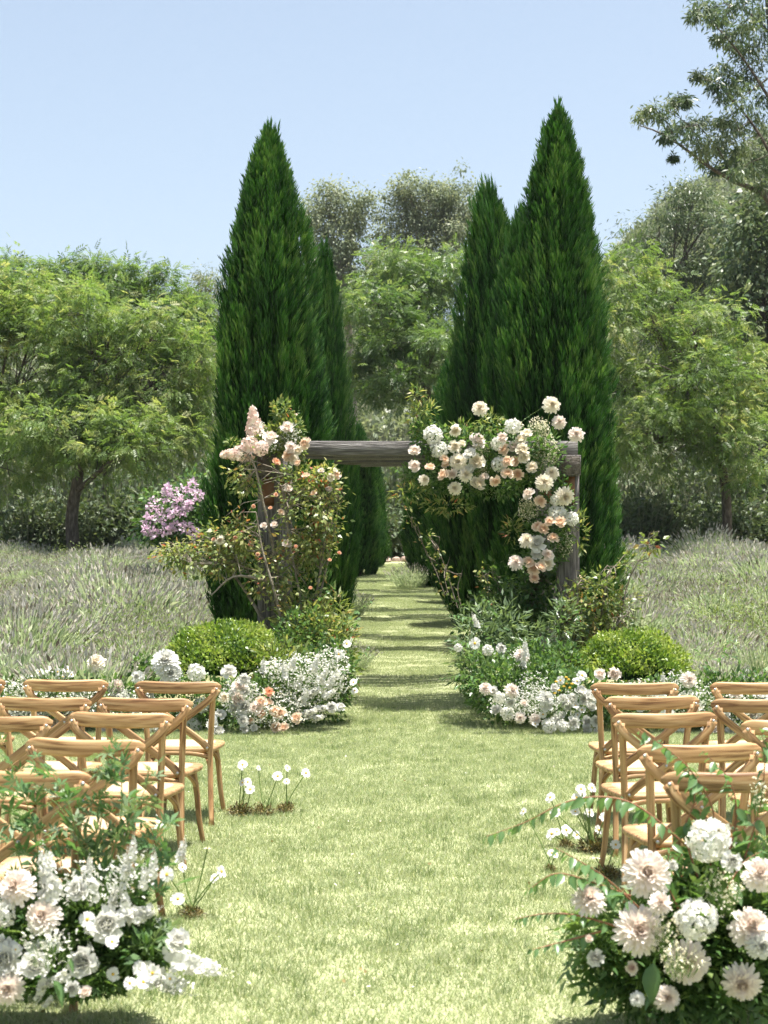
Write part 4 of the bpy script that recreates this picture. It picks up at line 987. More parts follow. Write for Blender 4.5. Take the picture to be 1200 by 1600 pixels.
def filler(parent, base, blobs, n, size=.012, mat='gyp', name='filler_blossom', stems=True):
    """tiny blossoms on hair-thin stalks"""
    mb = MB(); sb = MB(); tot = sum(b[2] * b[3] for b in blobs)
    for (x, y, rx, ry, d) in blobs:
        k = max(6, int(n * rx * ry / tot)); s = pxm(d); dv = nrm(rng.normal(0, 1, (k, 3))); c = np.array(at(x, y, d)) - np.array(base)
        P = c + dv * (rng.random((k, 1)) ** .45) * np.array([rx * s, rx * s * .6, ry * s]); P[:, 1] -= .04
        P[:, 2] = np.maximum(P[:, 2], H(P[:, 0] + base[0], P[:, 1] + base[1]) - base[2] + .03)
        for _ in range(2): scatter(mb, ROUND, P, frames(rng.normal(0, 1, (k, 3)) + (0, -.3, .4)), size * rng.uniform(.7, 1.3, k), rng.uniform(.2, 1, k))
        Q = P + (c - P) * .35 + (0, 0, -.05)
        if stems:
            V = np.stack([P, Q - (.0011, 0, 0), Q + (.0011, 0, 0)], 1); sb.add(V, np.arange(3 * k).reshape(-1, 3), .6)
    o = obj(name, mb, mat, parent); o['kind'] = 'stuff'
    if stems: q = obj('filler_stalk', sb, 'foliage', o); q['kind'] = 'stuff'
    return o

def leaf_obj_mesh(kind, mat):
    nx = 6; V = []; q = []
    if kind == 'oval':
        for i in range(nx + 1):
            t = i / nx; w_ = .24 * math.sin(math.pi * min(1, t ** .8 * .98 + .02)) ; z = -.18 * t * t
            V += [(t, -w_, z + .10 * w_ / .24), (t, 0, z), (t, w_, z + .10 * w_ / .24)]
        for i in range(nx):
            for j in range(2): a = i * 3 + j; q.append((a, a + 1, a + 4, a + 3))
        mb = MB(); mb.add(np.array(V), np.array(q), np.tile([.35, .75, .5], nx + 1))
    elif kind == 'long':
        for i in range(nx + 1):
            t = i / nx; w_ = .16 * math.sin(math.pi * min(1, t ** .75 * .98 + .02)); z = -.30 * t * t
            V += [(t, -w_, z + .05), (t, 0, z), (t, w_, z + .05)]
        for i in range(nx):
            for j in range(2): a = i * 3 + j; q.append((a, a + 1, a + 4, a + 3))
        mb = MB(); mb.add(np.array(V), np.array(q), np.tile([.3, .7, .45], nx + 1))
    else:
        mb = MB(); mb.add(PALM[0], PALM[1], .5)
    me = mb.mesh('leaf', True); me.materials.append(M[mat]); return me
LF = {'oval': leaf_obj_mesh('oval', 'bigleaf'), 'long': leaf_obj_mesh('long', 'bigleaf'), 'palm': leaf_obj_mesh('palm', 'bigleaf'), 'pale': leaf_obj_mesh('palm', 'paleleaf')}

def leafy_branch(parent, base, pts, n, size, leaf='oval', hang=.8, stem='stemred', r0=.005, d=None, two=True, start=.1, name='branch'):
    """stem as a part, every leaf a sub-part; pts: (px, py, d)"""
    C = curve([np.array(at(*p)) for p in pts], 26); mb = MB()
    sweep(mb, C - np.array(base), np.linspace(r0, r0 * .25, 26), seg=5, caps=False)
    st = obj(name, mb.mesh(name, True), stem, parent)
    for i in range(n):
        t = start + (1 - start) * i / max(1, n - 1); f = t * 25; k = min(24, int(f)); p = C[k] + (C[k + 1] - C[k]) * (f - k); tg = nrm((C[k + 1] - C[k])[None])[0]
        side = np.cross(tg, (0, 0, 1.0)) * 1.6 + rng.normal(0, .45, 3) * (1 - abs(np.linalg.norm(np.cross(tg, (0, 0, 1.0))))) * 1.6; side = nrm(side[None])[0]; sgn = 1 if i % 2 else -1
        dv = Vector(tg * .55 + side * sgn * .7 + np.array([random.gauss(0, .25), random.gauss(0, .25), -hang + random.gauss(0, .25)])).normalized()
        x = dv; y = Vector((0, 0, 1)).cross(x).normalized() if abs(x.z) < .95 else Vector((side[0], side[1], 0.01)).normalized(); z = x.cross(y)
        q = Matrix((x, y, z)).transposed().to_quaternion() @ Quaternion((1, 0, 0), random.gauss(0, .6))
        s = size * random.uniform(.7, 1.15) * (1 - .45 * t ** 3)
        off = dv * s * .55 if leaf in ('palm', 'pale') else dv * 0.0
        obj('leaf', LF[leaf], None, st, Vector(p) - Vector(base) + off, q, s)
    return st

# ================================================================== FLORAL ARRANGEMENTS ON THE FRONT ARCH
DF = 15.35
b = at(800, 700, DF); E = empty('arch_flower_arrangement', b, 'large cream and blush flower garland on the right corner of the arch', 'flower arrangement')
def z6(x, y): return 620 + x * .2667, 600 + y * .2667
foliage_cloud(E, b, [(690, 690, 40, 30, DF), (740, 700, 55, 35, DF), (800, 700, 55, 38, DF), (850, 720, 35, 45, DF), (870, 790, 30, 50, DF), (850, 850, 40, 45, DF), (872, 840, 18, 40, DF), (665, 745, 40, 30, DF + .1), (720, 750, 60, 26, DF + .1), (780, 755, 50, 25, DF + .1), (660, 680, 20, 30, DF)], 5200, LEAF, .06, 'foliage')
foliage_cloud(E, b, [(652, 655, 14, 30, DF), (665, 640, 22, 12, DF), (650, 618, 10, 16, DF), (720, 672, 22, 12, DF), (765, 660, 24, 14, DF), (640, 770, 30, 16, DF), (700, 790, 40, 14, DF), (908, 830, 10, 34, DF), (800, 830, 14, 20, DF)], 900, SLIM, .085, 'roseleaf', 'light_foliage', bias=.42)
filler(E, b, [(850, 705, 24, 30, DF), (842, 668, 18, 18, DF), (825, 795, 18, 22, DF), (880, 850, 16, 22, DF), (752, 705, 18, 18, DF), (752, 735, 14, 12, DF), (805, 665, 14, 8, DF)], 2300, .014)
for (x, y, r, c) in [(487, 142, 45, 'cream'), (908, 122, 50, 'cream'), (952, 222, 40, 'blush'), (1052, 295, 45, 'blush'), (360, 455, 50, 'cream'), (403, 530, 42, 'cream'), (865, 575, 50, 'cream'), (908, 520, 40, 'cream'), (985, 660, 55, 'cream'), (340, 610, 38, 'cream'), (760, 915, 45, 'cream'), (697, 1045, 45, 'blush'), (160, 562, 32, 'cream')]:
    px, py = z6(x, y); st = None
    if y < 300: st = at(px * .6 + 830 * .4, 700, DF + .05) if px > 800 else at(765, 700, DF)
    bloom(E, b, 'dahlia', c, px, py, r * .27, DF - .26, .3, .35, st)
for (x, y, r) in [(212, 300, 55), (250, 385, 48), (680, 250, 45), (595, 350, 40), (600, 470, 45), (940, 760, 50), (1025, 790, 40), (930, 680, 32)]:
    px, py = z6(x, y); bloom(E, b, 'hydrangea', 'white', px, py, r * .27, DF - .18)
for s in ('105,390,27,b;105,480,26,b;195,487,22,p;340,272,27,c;340,365,27,c;383,347,17,c;280,440,20,p;285,472,18,p;272,530,27,p;325,527,24,b;428,408,28,w;470,455,36,c;430,498,28,w;475,585,35,c;578,568,24,p;'
          '618,313,25,b;627,382,28,p;685,367,26,b;723,325,26,c;760,292,28,c;735,385,32,c;745,425,28,c;648,450,27,p;693,452,24,p;648,522,25,p;710,528,27,p;792,490,28,c;768,640,26,b;843,685,25,p;895,805,22,p;957,808,28,p;'
          '826,832,24,p;857,850,27,p;918,897,24,p;822,930,38,w;820,1000,28,w;883,1002,26,b;878,1057,32,c;772,1040,25,p;800,1080,27,p;845,1070,24,p;805,1140,25,p;478,325,35,b;510,545,22,b').split(';'):
    x, y, r, c = s.split(','); px, py = z6(float(x), float(y))
    bloom(E, b, 'rose', {'b': 'blush', 'p': 'peach', 'c': 'cream', 'w': 'white'}[c], px, py, float(r) * .27, DF - .27)
leafy_branch(E, b, [(690, 690, DF), (668, 640, DF), (650, 605, DF)], 18, .085, 'oval', .2, 'stemgreen', .004, name='leaf_spray')
leafy_branch(E, b, [(700, 745, DF), (650, 745, DF), (612, 730, DF)], 16, .07, 'oval', .4, 'stemgreen', .004, name='leaf_spray')
leafy_branch(E, b, [(800, 690, DF), (815, 660, DF), (845, 638, DF)], 12, .04, 'oval', .1, 'stemgreen', .003, name='leaf_spray')

b = at(440, 700, DF); E = empty('arch_flower_arrangement', b, 'smaller pink hydrangea and rose cluster on the left corner of the arch', 'flower arrangement')
def z5(x, y): return 330 + x * .25, 600 + y * .25
foliage_cloud(E, b, [(430, 690, 36, 30, DF), (450, 670, 24, 26, DF), (415, 690, 26, 18, DF), (460, 700, 18, 28, DF), (440, 640, 16, 18, DF), (365, 692, 14, 6, DF - .1)], 1700, LEAF, .055, 'roseleaf', bias=.36)
filler(E, b, [(450, 680, 22, 22, DF - .05), (420, 695, 22, 12, DF - .08), (408, 668, 10, 10, DF - .1)], 500, .016, 'white')
bloom(E, b, 'panicle', 'pink', *z5(272, 305), 27, DF - .2, dirv=(-.08, -.25, 1))
bloom(E, b, 'panicle', 'pink', *z5(245, 425), 30, DF - .25, dirv=(-1, -.25, -.12))
bloom(E, b, 'hydrangea', 'pink', *z5(240, 372), 12, DF - .28); bloom(E, b, 'hydrangea', 'pink', *z5(310, 402), 12, DF - .30)
for (x, y, r, c) in [(475, 272, 30, 'blush'), (372, 330, 35, 'blush'), (583, 370, 28, 'peach'), (497, 397, 28, 'blush'), (483, 447, 30, 'peach'), (540, 415, 24, 'cream'), (515, 470, 26, 'cream'), (540, 493, 18, 'peach'), (405, 487, 22, 'coral')]:
    bloom(E, b, 'rose', c, *z5(x, y), r * .25, DF - .25)
leafy_branch(E, b, [(438, 680, DF), (440, 650, DF), (444, 622, DF)], 14, .055, 'oval', .1, 'stemgreen', .003, name='leaf_spray')
leafy_branch(E, b, [(455, 680, DF), (462, 655, DF), (468, 635, DF)], 10, .05, 'oval', .1, 'stemgreen', .003, name='leaf_spray')
for (x, y, r) in [(480, 655, 22), (590, 572, 20), (747, 582, 22), (768, 540, 18), (787, 568, 20), (735, 658, 20), (688, 543, 18), (395, 880, 20), (330, 885, 18), (475, 998, 24), (435, 800, 18), (55, 975, 22), (640, 680, 14)]:
    bloom(rose_bush, rb, 'rose', random.choice(['blush', 'peach', 'cream']), *z5(x, y), r * .24, 14.9)
for (x, y) in [(800, 1055), (620, 1275), (290, 1065), (405, 690), (370, 775), (740, 1100), (150, 960), (530, 1015), (15, 970), (265, 765)]:
    bloom(rose_bush, rb, 'rose', 'coral', *z5(x, y), 2.6, 14.8)

# ================================================================== GROUND ARRANGEMENTS BY THE ARCH
DG = 13.75
def r2(x, y): return 200 + x * .3, 1000 + y * .3
b = on_ground(400, DG); E = empty('ground_flower_arrangement', b, 'meadow of white and peach flowers at the foot of the left post', 'flower arrangement')
foliage_cloud(E, b, [(380, 1100, 70, 45, DG), (450, 1085, 60, 55, DG + .2), (500, 1070, 55, 65, DG + .4), (300, 1095, 60, 45, DG), (530, 1050, 25, 55, DG + .5), (470, 1010, 50, 60, DG + .9)], 6500, LEAF, .055, 'foliage', bias=.5)
foliage_cloud(E, b, [(500, 1000, 40, 60, DG + 1.0), (540, 1000, 16, 50, DG + 1.0), (470, 970, 40, 40, DG + 1.2), (525, 960, 25, 40, DG + 1.5), (545, 1050, 12, 50, DG + .6), (440, 1040, 50, 40, DG + .4)], 1900, SLIM, .10, 'roseleaf', 'tall_foliage', bias=.42, droop=.2)
filler(E, b, [(420, 1110, 70, 30, DG - .2), (480, 1060, 60, 45, DG), (520, 1050, 30, 45, DG), (380, 1090, 40, 35, DG - .2), (430, 1045, 30, 20, DG)], 2600, .019, 'white')
for (x, y, r, c, k) in [(195, 110, 70, 'white', 'dahlia'), (220, 175, 60, 'white', 'dahlia'), (355, 170, 45, 'white', 'hydrangea'), (345, 460, 42, 'white', 'hydrangea'), (380, 340, 40, 'white', 'hydrangea'), (290, 400, 45, 'white', 'dahlia')]:
    bloom(E, b, k, c, *r2(x, y), r * .3, DG - .1, .2, .5, at(r2(x, y)[0] + 4, 1125, DG) if y < 180 else None)
for s in ('45,190,18,w;525,162,28,w;605,205,25,w;580,240,28,b;610,265,20,w;570,310,32,b;547,355,18,w;605,350,30,w;735,272,22,o;692,322,24,p;663,352,26,b;690,382,16,o;765,368,22,p;795,378,22,p;878,405,24,p;770,452,20,p;812,455,20,p;'
          '600,420,22,w;655,457,15,w;470,475,24,w;605,462,18,w;1060,350,22,w;1108,345,18,w;435,435,25,w;730,325,18,p;500,300,22,c;480,385,22,w;640,420,14,p;540,270,16,w').split(';'):
    x, y, r, c = s.split(','); bloom(E, b, 'rose', {'b': 'blush', 'p': 'peach', 'c': 'cream', 'w': 'white', 'o': 'coral'}[c], *r2(float(x), float(y)), float(r) * .3, DG - .35)
for (x, y, L, dv) in [(900, 330, 34, (.5, -.5, 1)), (930, 290, 36, (.9, -.4, .5)), (1000, 220, 34, (.5, -.3, 1)), (850, 150, 30, (.3, -.3, 1)), (960, 160, 34, (.4, -.2, 1)), (920, 390, 34, (.8, -.6, .4)), (980, 360, 32, (.9, -.5, .2)), (1040, 240, 32, (.6, -.2, .8)), (960, 410, 30, (.7, -.6, .2)), (700, 170, 26, (.1, -.2, 1)), (820, 200, 30, (-.1, -.2, 1)), (880, 250, 30, (.3, -.4, .9)), (1020, 300, 30, (.7, -.3, .5))]:
    bloom(E, b, 'spike', 'white', *r2(x, y), L, DG - .15, dirv=dv)
for (x, y, r) in [(1090, 170, 22), (1175, 220, 20), (1180, 265, 18), (870, 100, 16), (930, 110, 14), (1100, 75, 28), (1140, 20, 22), (775, 130, 12), (720, 120, 12)]:
    bloom(E, b, 'cosmos', 'white', *r2(x, y), r * .3, DG + .1)
for (pts, n) in [([(520, 1060, DG + .4), (545, 1000, DG + .5), (560, 965, DG + .5)], 16), ([(510, 1060, DG + .3), (550, 1040, DG + .2), (575, 1010, DG + .2)], 14), ([(470, 1000, DG + .9), (500, 940, DG + 1), (520, 920, DG + 1)], 12), ([(490, 1030, DG + .8), (540, 970, DG + .9), (578, 940, DG + .9)], 14)]:
    leafy_branch(E, b, pts, n, .085, 'oval', .35, 'stemgreen', .004, name='leaf_spray')

b = on_ground(120, DG); E = empty('ground_flower_arrangement', b, 'white and blush flower bank behind the left chairs', 'flower arrangement')
foliage_cloud(E, b, [(20, 1095, 60, 40, DG), (100, 1090, 60, 45, DG), (180, 1095, 60, 40, DG), (225, 1070, 25, 50, DG + .2), (-60, 1095, 60, 40, DG)], 5200, LEAF, .055, 'foliage', bias=.5)
filler(E, b, [(40, 1090, 50, 35, DG - .2), (90, 1052, 32, 10, DG), (130, 1095, 40, 30, DG - .2), (200, 1100, 40, 25, DG - .2), (20, 1130, 30, 14, DG - .3)], 1500, .02, 'white')
for (x, y, r, c, k, st) in [(150, 1035, 14, 'cream', 'dahlia', 1), (182, 1073, 13, 'blush', 'dahlia', 0), (215, 1058, 7, 'white', 'rose', 0), (100, 1122, 14, 'blush', 'rose', 0), (85, 1125, 13, 'blush', 'rose', 0), (170, 1140, 18, 'blush', 'dahlia', 0), (20, 1110, 13, 'white', 'hydrangea', 0), (60, 1108, 14, 'white', 'rose', 0), (240, 1130, 16, 'white', 'hydrangea', 0), (215, 1110, 13, 'white', 'dahlia', 0), (125, 1082, 11, 'white', 'rose', 0), (190, 1095, 12, 'white', 'rose', 0), (40, 1130, 14, 'white', 'rose', 0), (140, 1110, 10, 'white', 'rose', 0), (230, 1085, 10, 'white', 'rose', 0)]:
    bloom(E, b, k, c, x, y, r, DG - .15, .3, .5, at(x + 3, 1110, DG) if st else None)
for (x, y) in [(62, 1050), (75, 1046), (90, 1050), (105, 1046), (112, 1054), (98, 1058), (20, 1070), (35, 1085)]:
    bloom(E, b, 'cosmos', 'white', x, y, 6, DG - .1)

def r3(x, y): return 690 + x * .225, 900 + y * .225
b = on_ground(840, DG); E = empty('ground_flower_arrangement', b, 'white and blush flower bank with willowy foliage by the right post', 'flower arrangement')
foliage_cloud(E, b, [(790, 1080, 60, 50, DG + .2), (850, 1080, 50, 55, DG + .3), (900, 1090, 60, 45, DG), (760, 1060, 45, 50, DG + .5), (830, 1040, 45, 40, DG + .7), (880, 1040, 40, 35, DG + .6)], 6500, LEAF, .055, 'foliage', bias=.5)
foliage_cloud(E, b, [(750, 1000, 45, 60, DG + 1.0), (790, 990, 40, 60, DG + 1.1), (830, 1010, 40, 40, DG + 1.0), (880, 980, 25, 60, DG + 1.0), (730, 1040, 28, 40, DG + .6)], 1500, SLIM, .10, 'paleleaf', 'willowy_foliage', bias=.45, droop=.2)
filler(E, b, [(830, 1080, 34, 34, DG), (860, 1100, 60, 30, DG - .2), (800, 1100, 40, 25, DG - .1), (810, 1030, 20, 20, DG + .4)], 1500, .014, 'white')
for s in ('115,498,28,w,h;230,468,40,w,c;320,515,38,w,h;415,500,25,w,r;555,550,50,b,d;305,780,45,b,d;490,795,50,b,d;400,845,40,w,h;375,930,30,w,r;460,955,45,w,h;545,985,38,b,d;650,995,40,b,d;725,850,55,w,d;735,890,35,w,r;705,960,28,w,c;'
          '825,725,30,w,c;785,775,25,w,r;845,860,45,w,d;910,850,30,w,r;970,800,35,w,r;1040,840,40,w,r;975,690,35,w,c;800,985,25,w,r;835,965,20,w,r;745,1040,50,w,h;930,900,28,w,c;975,930,28,w,c;1040,910,30,w,r;915,1020,35,w,r;1010,1010,28,w,r;'
          '1080,1005,35,w,r;1010,1065,28,w,r;1085,1090,28,w,r;945,965,20,w,c;1100,680,30,b,r;650,1028,25,w,c;480,880,25,w,r;570,880,20,b,r;870,900,28,w,r;990,860,28,w,r;940,730,30,w,c;840,1040,40,w,h;360,800,25,w,r').split(';'):
    x, y, r, c, k = s.split(',')
    bloom(E, b, {'h': 'hydrangea', 'c': 'cosmos', 'r': 'rose', 'd': 'dahlia'}[k], {'w': 'white', 'b': 'blush'}[c], *r3(float(x), float(y)), float(r) * .225, DG - .3 + (.5 if float(y) < 560 else 0))
for (x, y) in [(865, 705), (850, 768), (890, 778), (905, 750), (795, 735), (815, 795), (785, 815), (868, 748), (880, 720)]:
    p = at(*r3(x, y), DG - .45); obj('button_flower', ball, None, E, p - b, None, .016)
for (x, y, L, dv) in [(560, 640, 28, (.1, -.2, 1)), (250, 350, 26, (-.4, -.2, 1)), (580, 560, 30, (0, -.2, 1))]:
    bloom(E, b, 'spike', 'white', *r3(x, y), L, DG + .1, dirv=dv)
for (pts, n) in [([(770, 1050, DG + .3), (740, 1010, DG + .3), (700, 1000, DG + .2)], 18), ([(770, 1070, DG + .1), (730, 1055, DG), (690, 1060, DG)], 18), ([(780, 1080, DG), (740, 1070, DG - .1), (712, 1072, DG - .1)], 14), ([(780, 1010, DG + .8), (740, 970, DG + .8), (706, 960, DG + .7)], 18),
                 ([(800, 1010, DG + .9), (775, 960, DG + .9), (755, 930, DG + .9)], 16), ([(870, 1030, DG + .8), (875, 970, DG + .8), (880, 925, DG + .8)], 18), ([(885, 1030, DG + .7), (900, 970, DG + .7), (920, 920, DG + .7)], 18), ([(860, 1020, DG + .7), (850, 995, DG + .7), (835, 1000, DG + .6)], 8)]:
    leafy_branch(E, b, pts, n, .085, 'long', .4, 'stemgreen', .004, name='leaf_spray')

b = on_ground(1060, DG); E = empty('ground_flower_arrangement', b, 'white and blush flower bank behind the right chairs', 'flower arrangement')
foliage_cloud(E, b, [(970, 1105, 45, 40, DG), (1040, 1100, 60, 45, DG), (1110, 1100, 60, 50, DG), (1180, 1095, 60, 50, DG), (1240, 1095, 50, 45, DG)], 5600, LEAF, .055, 'foliage', bias=.5)
filler(E, b, [(1000, 1085, 50, 25, DG - .2), (1080, 1090, 50, 30, DG - .2), (1160, 1100, 40, 30, DG - .2), (1060, 1060, 30, 14, DG)], 1200, .018, 'white')
for s in ('937,1053,7,w,r;960,1053,8,b,r;1077,1062,12,b,d;1085,1105,9,b,r;1176,1114,10,b,r;1114,1136,9,b,r;1060,1152,11,w,h;1108,1150,11,w,d;1146,1152,10,w,r;1000,1100,9,w,r;1030,1085,10,w,h;1190,1085,10,w,r;1010,1130,10,w,r;1150,1080,9,b,r;1130,1115,9,w,r;985,1075,9,w,c;1045,1120,10,w,r;1195,1140,10,b,d').split(';'):
    x, y, r, c, k = s.split(',')
    bloom(E, b, {'h': 'hydrangea', 'c': 'cosmos', 'r': 'rose', 'd': 'dahlia'}[k], {'w': 'white', 'b': 'blush'}[c], float(x), float(y), float(r), DG - .25)
for (x, y, L, dv) in [(1035, 1075, 26, (0, -.1, 1)), (1165, 1060, 20, (.2, -.1, 1))]: bloom(E, b, 'spike', 'white', x, y, L, DG, dirv=dv)
for (pts, n) in [([(1130, 1080, DG), (1125, 1030, DG), (1140, 1000, DG)], 14), ([(1115, 1080, DG), (1105, 1040, DG), (1085, 1010, DG)], 12), ([(1140, 1075, DG), (1155, 1040, DG), (1150, 1005, DG)], 12)]:
    leafy_branch(E, b, pts, n, .10, 'long', .2, 'stemgreen', .004, name='leaf_spray')

# ================================================================== CHAIRS
def chair_parts():
    Pm = {}
    # rear legs rise as back posts
    def rear(s):
        mb = MB(); C = curve([(s * .222, -.285, 0), (s * .205, -.235, .20), (s * .196, -.205, .42), (s * .204, -.215, .60), (s * .222, -.250, .83)], 18)
        sweep(mb, C, np.linspace(.0165, .0190, 18), np.linspace(.0175, .0200, 18), seg=10, up=(0, 1, 0)); return mb.mesh('rear_leg', True, True)
    def front(s):
        mb = MB(); C = curve([(s * .150, .165, .445), (s * .168, .185, .30), (s * .180, .198, .14), (s * .196, .225, 0)], 12)
        sweep(mb, C, np.linspace(.0195, .0150, 12), seg=10, up=(0, 1, 0)); return mb.mesh('front_leg', True, True)
    Pm['rear'] = {s: rear(s) for s in (-1, 1)}; Pm['front'] = {s: front(s) for s in (-1, 1)}
    # top rail: bowed board with rounded ends
    mb = MB(); n_ = 25; x = np.linspace(-.268, .268, n_); y = -.285 + .052 * (x / .268) ** 2
    hh = .036 * np.clip(1 - np.abs(x / .272) ** 14, .25, 1); z = .838 + .006 * (x / .268) ** 2
    sweep(mb, np.stack([x, y, z], 1), .0125, hh, rect=True); Pm['rail'] = mb.mesh('top_rail', True, True)
    # crossed bent braces
    def brace(s):
        mb = MB(); C = curve([(s * .252, -.250 - .004, .832), (s * .20, -.262, .765), (0.0, -.248 - .012 * s, .612), (-s * .13, -.228 - .006 * s, .515), (-s * .186, -.222, .462)], 22)
        sweep(mb, C, .0065, .0205, rect=True, up=(-s * .64, 0, .76)); return mb.mesh('cross_brace', True, True)
    Pm['brace'] = {s: brace(s) for s in (-1, 1)}
    # seat: rounded trapezoid slab
    def outline(k, inset=0.0):
        P = []
        for i in range(k):
            a = 2 * math.pi * i / k; c, s = math.cos(a), math.sin(a); e_ = .42
            px = math.copysign(abs(c) ** e_, c); py = math.copysign(abs(s) ** e_, s)
            wx = .208 + .022 * (py * .5 + .5) - inset; P.append((px * wx, py * (.205 - inset)))
        return np.array(P)
    k = 36; mb = MB(); rings = [(0.030, .428), (.006, .432), (0, .440), (0, .455), (.006, .462), (.040, .4635)]
    V = [np.column_stack([outline(k, i), np.full(k, z)]) for i, z in rings]
    q = []
    for r_ in range(len(rings) - 1):
        for j in range(k): q.append((r_ * k + j, r_ * k + (j + 1) % k, (r_ + 1) * k + (j + 1) % k, (r_ + 1) * k + j))
    mb.add(np.concatenate(V), [np.array(q), np.arange(k)[None, ::-1], (np.arange(k) + (len(rings) - 1) * k)[None]], .5)
    Pm['seat'] = mb.mesh('seat', False, True)
    mb = MB(); V = [np.column_stack([outline(k, .048), np.full(k, .4605)]), np.column_stack([outline(k, .050), np.full(k, .4665)]), np.column_stack([outline(k, .10), np.full(k, .4655)])]
    q = []
    for r_ in range(2):
        for j in range(k): q.append((r_ * k + j, r_ * k + (j + 1) % k, (r_ + 1) * k + (j + 1) % k, (r_ + 1) * k + j))
    mb.add(np.concatenate(V), [np.array(q), (np.arange(k) + 2 * k)[None]], .5); Pm['panel'] = mb.mesh('seat_panel', False, True)
    # bent brackets under the seat
    def bracket(s, fr):
        mb = MB()
        if fr: C = curve([(s * .172, .188, .23), (s * .165, .17, .34), (s * .13, .10, .41), (s * .09, .02, .424)], 12)
        else: C = curve([(s * .200, -.222, .26), (s * .19, -.20, .35), (s * .15, -.13, .415), (s * .10, -.05, .424)], 12)
        sweep(mb, C, .009, .012, rect=True, up=(1, 0, 0)); return mb.mesh('bracket', True, True)
    Pm['bracket'] = {(s, f): bracket(s, f) for s in (-1, 1) for f in (0, 1)}
    mb = MB(); C = curve([(-.196, -.206, .405), (-.10, -.20, .425), (0, -.198, .428), (.10, -.20, .425), (.196, -.206, .405)], 14); sweep(mb, C, .009, .012, rect=True); Pm['apron'] = mb.mesh('apron', True, True)
    bm_ = dome_mesh(.0085); bm_.materials.append(M['bolt']); Pm['bolt'] = bm_
    for k_, v in Pm.items():
        if k_ in ('bolt',): continue
        for me in (v.values() if isinstance(v, dict) else [v]): me.materials.append(M['weave'] if k_ == 'panel' else M['oak'])
    return Pm
CP = chair_parts()
QB = Quaternion((1, 0, 0), math.pi / 2)
def chair(px_rail_mid, d, label, rz=0.0, group='cross back chairs beside the aisle'):
    """placed by where the middle of its top rail stands"""
    p = at(px_rail_mid, 1000, d); loc = Vector((p.x, d + .285, 0))
    e = empty('cross_back_chair', loc, label, 'chair', group, rz)
    s = obj('seat', CP['seat'], None, e); obj('seat_panel', CP['panel'], None, s)
    obj('top_rail', CP['rail'], None, e)
    for k in (-1, 1):
        obj('rear_leg', CP['rear'][k], None, e); obj('front_leg', CP['front'][k], None, e)
        br = obj('cross_brace', CP['brace'][k], None, e)
        obj('bolt', CP['bolt'], None, br, (k * .246, -.266, .832), QB); obj('bolt', CP['bolt'], None, br, (-k * .183, -.240, .468), QB)
        for f in (0, 1): obj('bracket', CP['bracket'][(k, f)], None, e)
    obj('apron', CP['apron'], None, e); obj('bolt', CP['bolt'], None, e, (0, -.268, .612), QB)
    return e
dd = lambda ry: .825 * FPX / (ry - HORIZON)               # distance from where the rail shows
r_ = math.radians
chair(282, dd(1065), 'chair nearest the left flower bank, at the aisle end of its row', r_(-5))
chair(105, dd(1062), 'chair in the farthest left row, second in from the aisle', r_(-4))
chair(-58, dd(1060), 'chair at the far left corner showing only its post and rail end', r_(-2))
chair(236, dd(1091), 'left aisle chair in the second row from the flower bank', r_(-9))
chair(73, dd(1090), 'second chair from the aisle in the left second row from the arch', r_(-6))
chair(198, dd(1114), 'left aisle chair in the middle row of the five', r_(-9))
chair(4, dd(1119), 'left edge chair in the middle row, rail cut by the picture edge', r_(-6))
chair(146, dd(1155), 'left aisle chair just beyond the nearest left one, behind maple sprays', r_(-10))
chair(44, dd(1204), 'nearest left chair half hidden by maple sprays and white flowers', r_(-8))
chair(991, dd(1067), 'chair nearest the right flower bank, at the aisle end of its row', r_(2))
chair(1178, dd(1066), 'chair in the farthest right row, second in from the aisle', r_(2))
chair(1012, dd(1088), 'right aisle chair in the second row from the flower bank', r_(7))
chair(1186, dd(1092), 'second chair from the aisle in the right second row from the arch', r_(3))
chair(1030, dd(1114), 'right aisle chair in the middle row of the five', r_(8))
chair(1242, dd(1125), 'right edge chair in the middle row with only its left end visible', r_(4))
chair(1083, dd(1163), 'right aisle chair in the second nearest row behind leafy twigs', r_(8))
chair(1142, dd(1206), 'nearest right chair behind the white hydrangea and arching twigs', r_(4))

# ================================================================== COSMOS IN MOSS ALONG THE AISLE
def moss_mesh(seed):
    r = np.random.default_rng(seed); mb = MB(); k = 520
    dv = nrm(r.normal(0, 1, (k, 3))); dv[:, 2] = np.abs(dv[:, 2]); P = dv * r.uniform(.4, 1, (k, 1)) * (1, .8, .75)
    P += .12 * np.sin(7 * P[:, [1, 2, 0]])
    scatter(mb, SLIM, P, frames(dv + r.normal(0, .8, (k, 3))), r.uniform(.18, .42, k), np.clip(r.normal(.45, .28, k), 0, 1))
    return mb.mesh('moss_ball')
mossm = [moss_mesh(s) for s in (1, 2, 3)]
for m_ in mossm: m_.materials.append(M['moss'])
def cosmos_tuft(label, px, py, d, rpx, blooms):
    g = on_ground(px, d); e = empty('cosmos_cluster', g, label, 'flowers', 'cosmos tufts planted in moss along the aisle')
    obj('moss_ball', mossm[random.randrange(3)], None, e, (0, 0, 0), Matrix.Rotation(random.uniform(0, 6), 3, 'Z').to_quaternion(), rpx * pxm(d) * 1.25)
    for (x, y, r, side) in blooms:
        q = (random.gauss(0, .3) + side, -1, .6) if side < 5 else (0, .3, 1)
        bloom(e, g, 'cosmos', 'white', x, y, r * .88, d, dirv=q, stem_to=g + Vector((random.uniform(-.02, .02), 0, .03)), jit=.04)
dg = lambda y: 1.7 * FPX / (y - HORIZON)
cosmos_tuft('cosmos tuft beside the left front chair leg, left of three', 378, 1266, dg(1272), 19, [(379, 1195, 9, 0), (379, 1223, 7, -.6), (387, 1222, 8, .3), (391, 1234, 9, 0)])
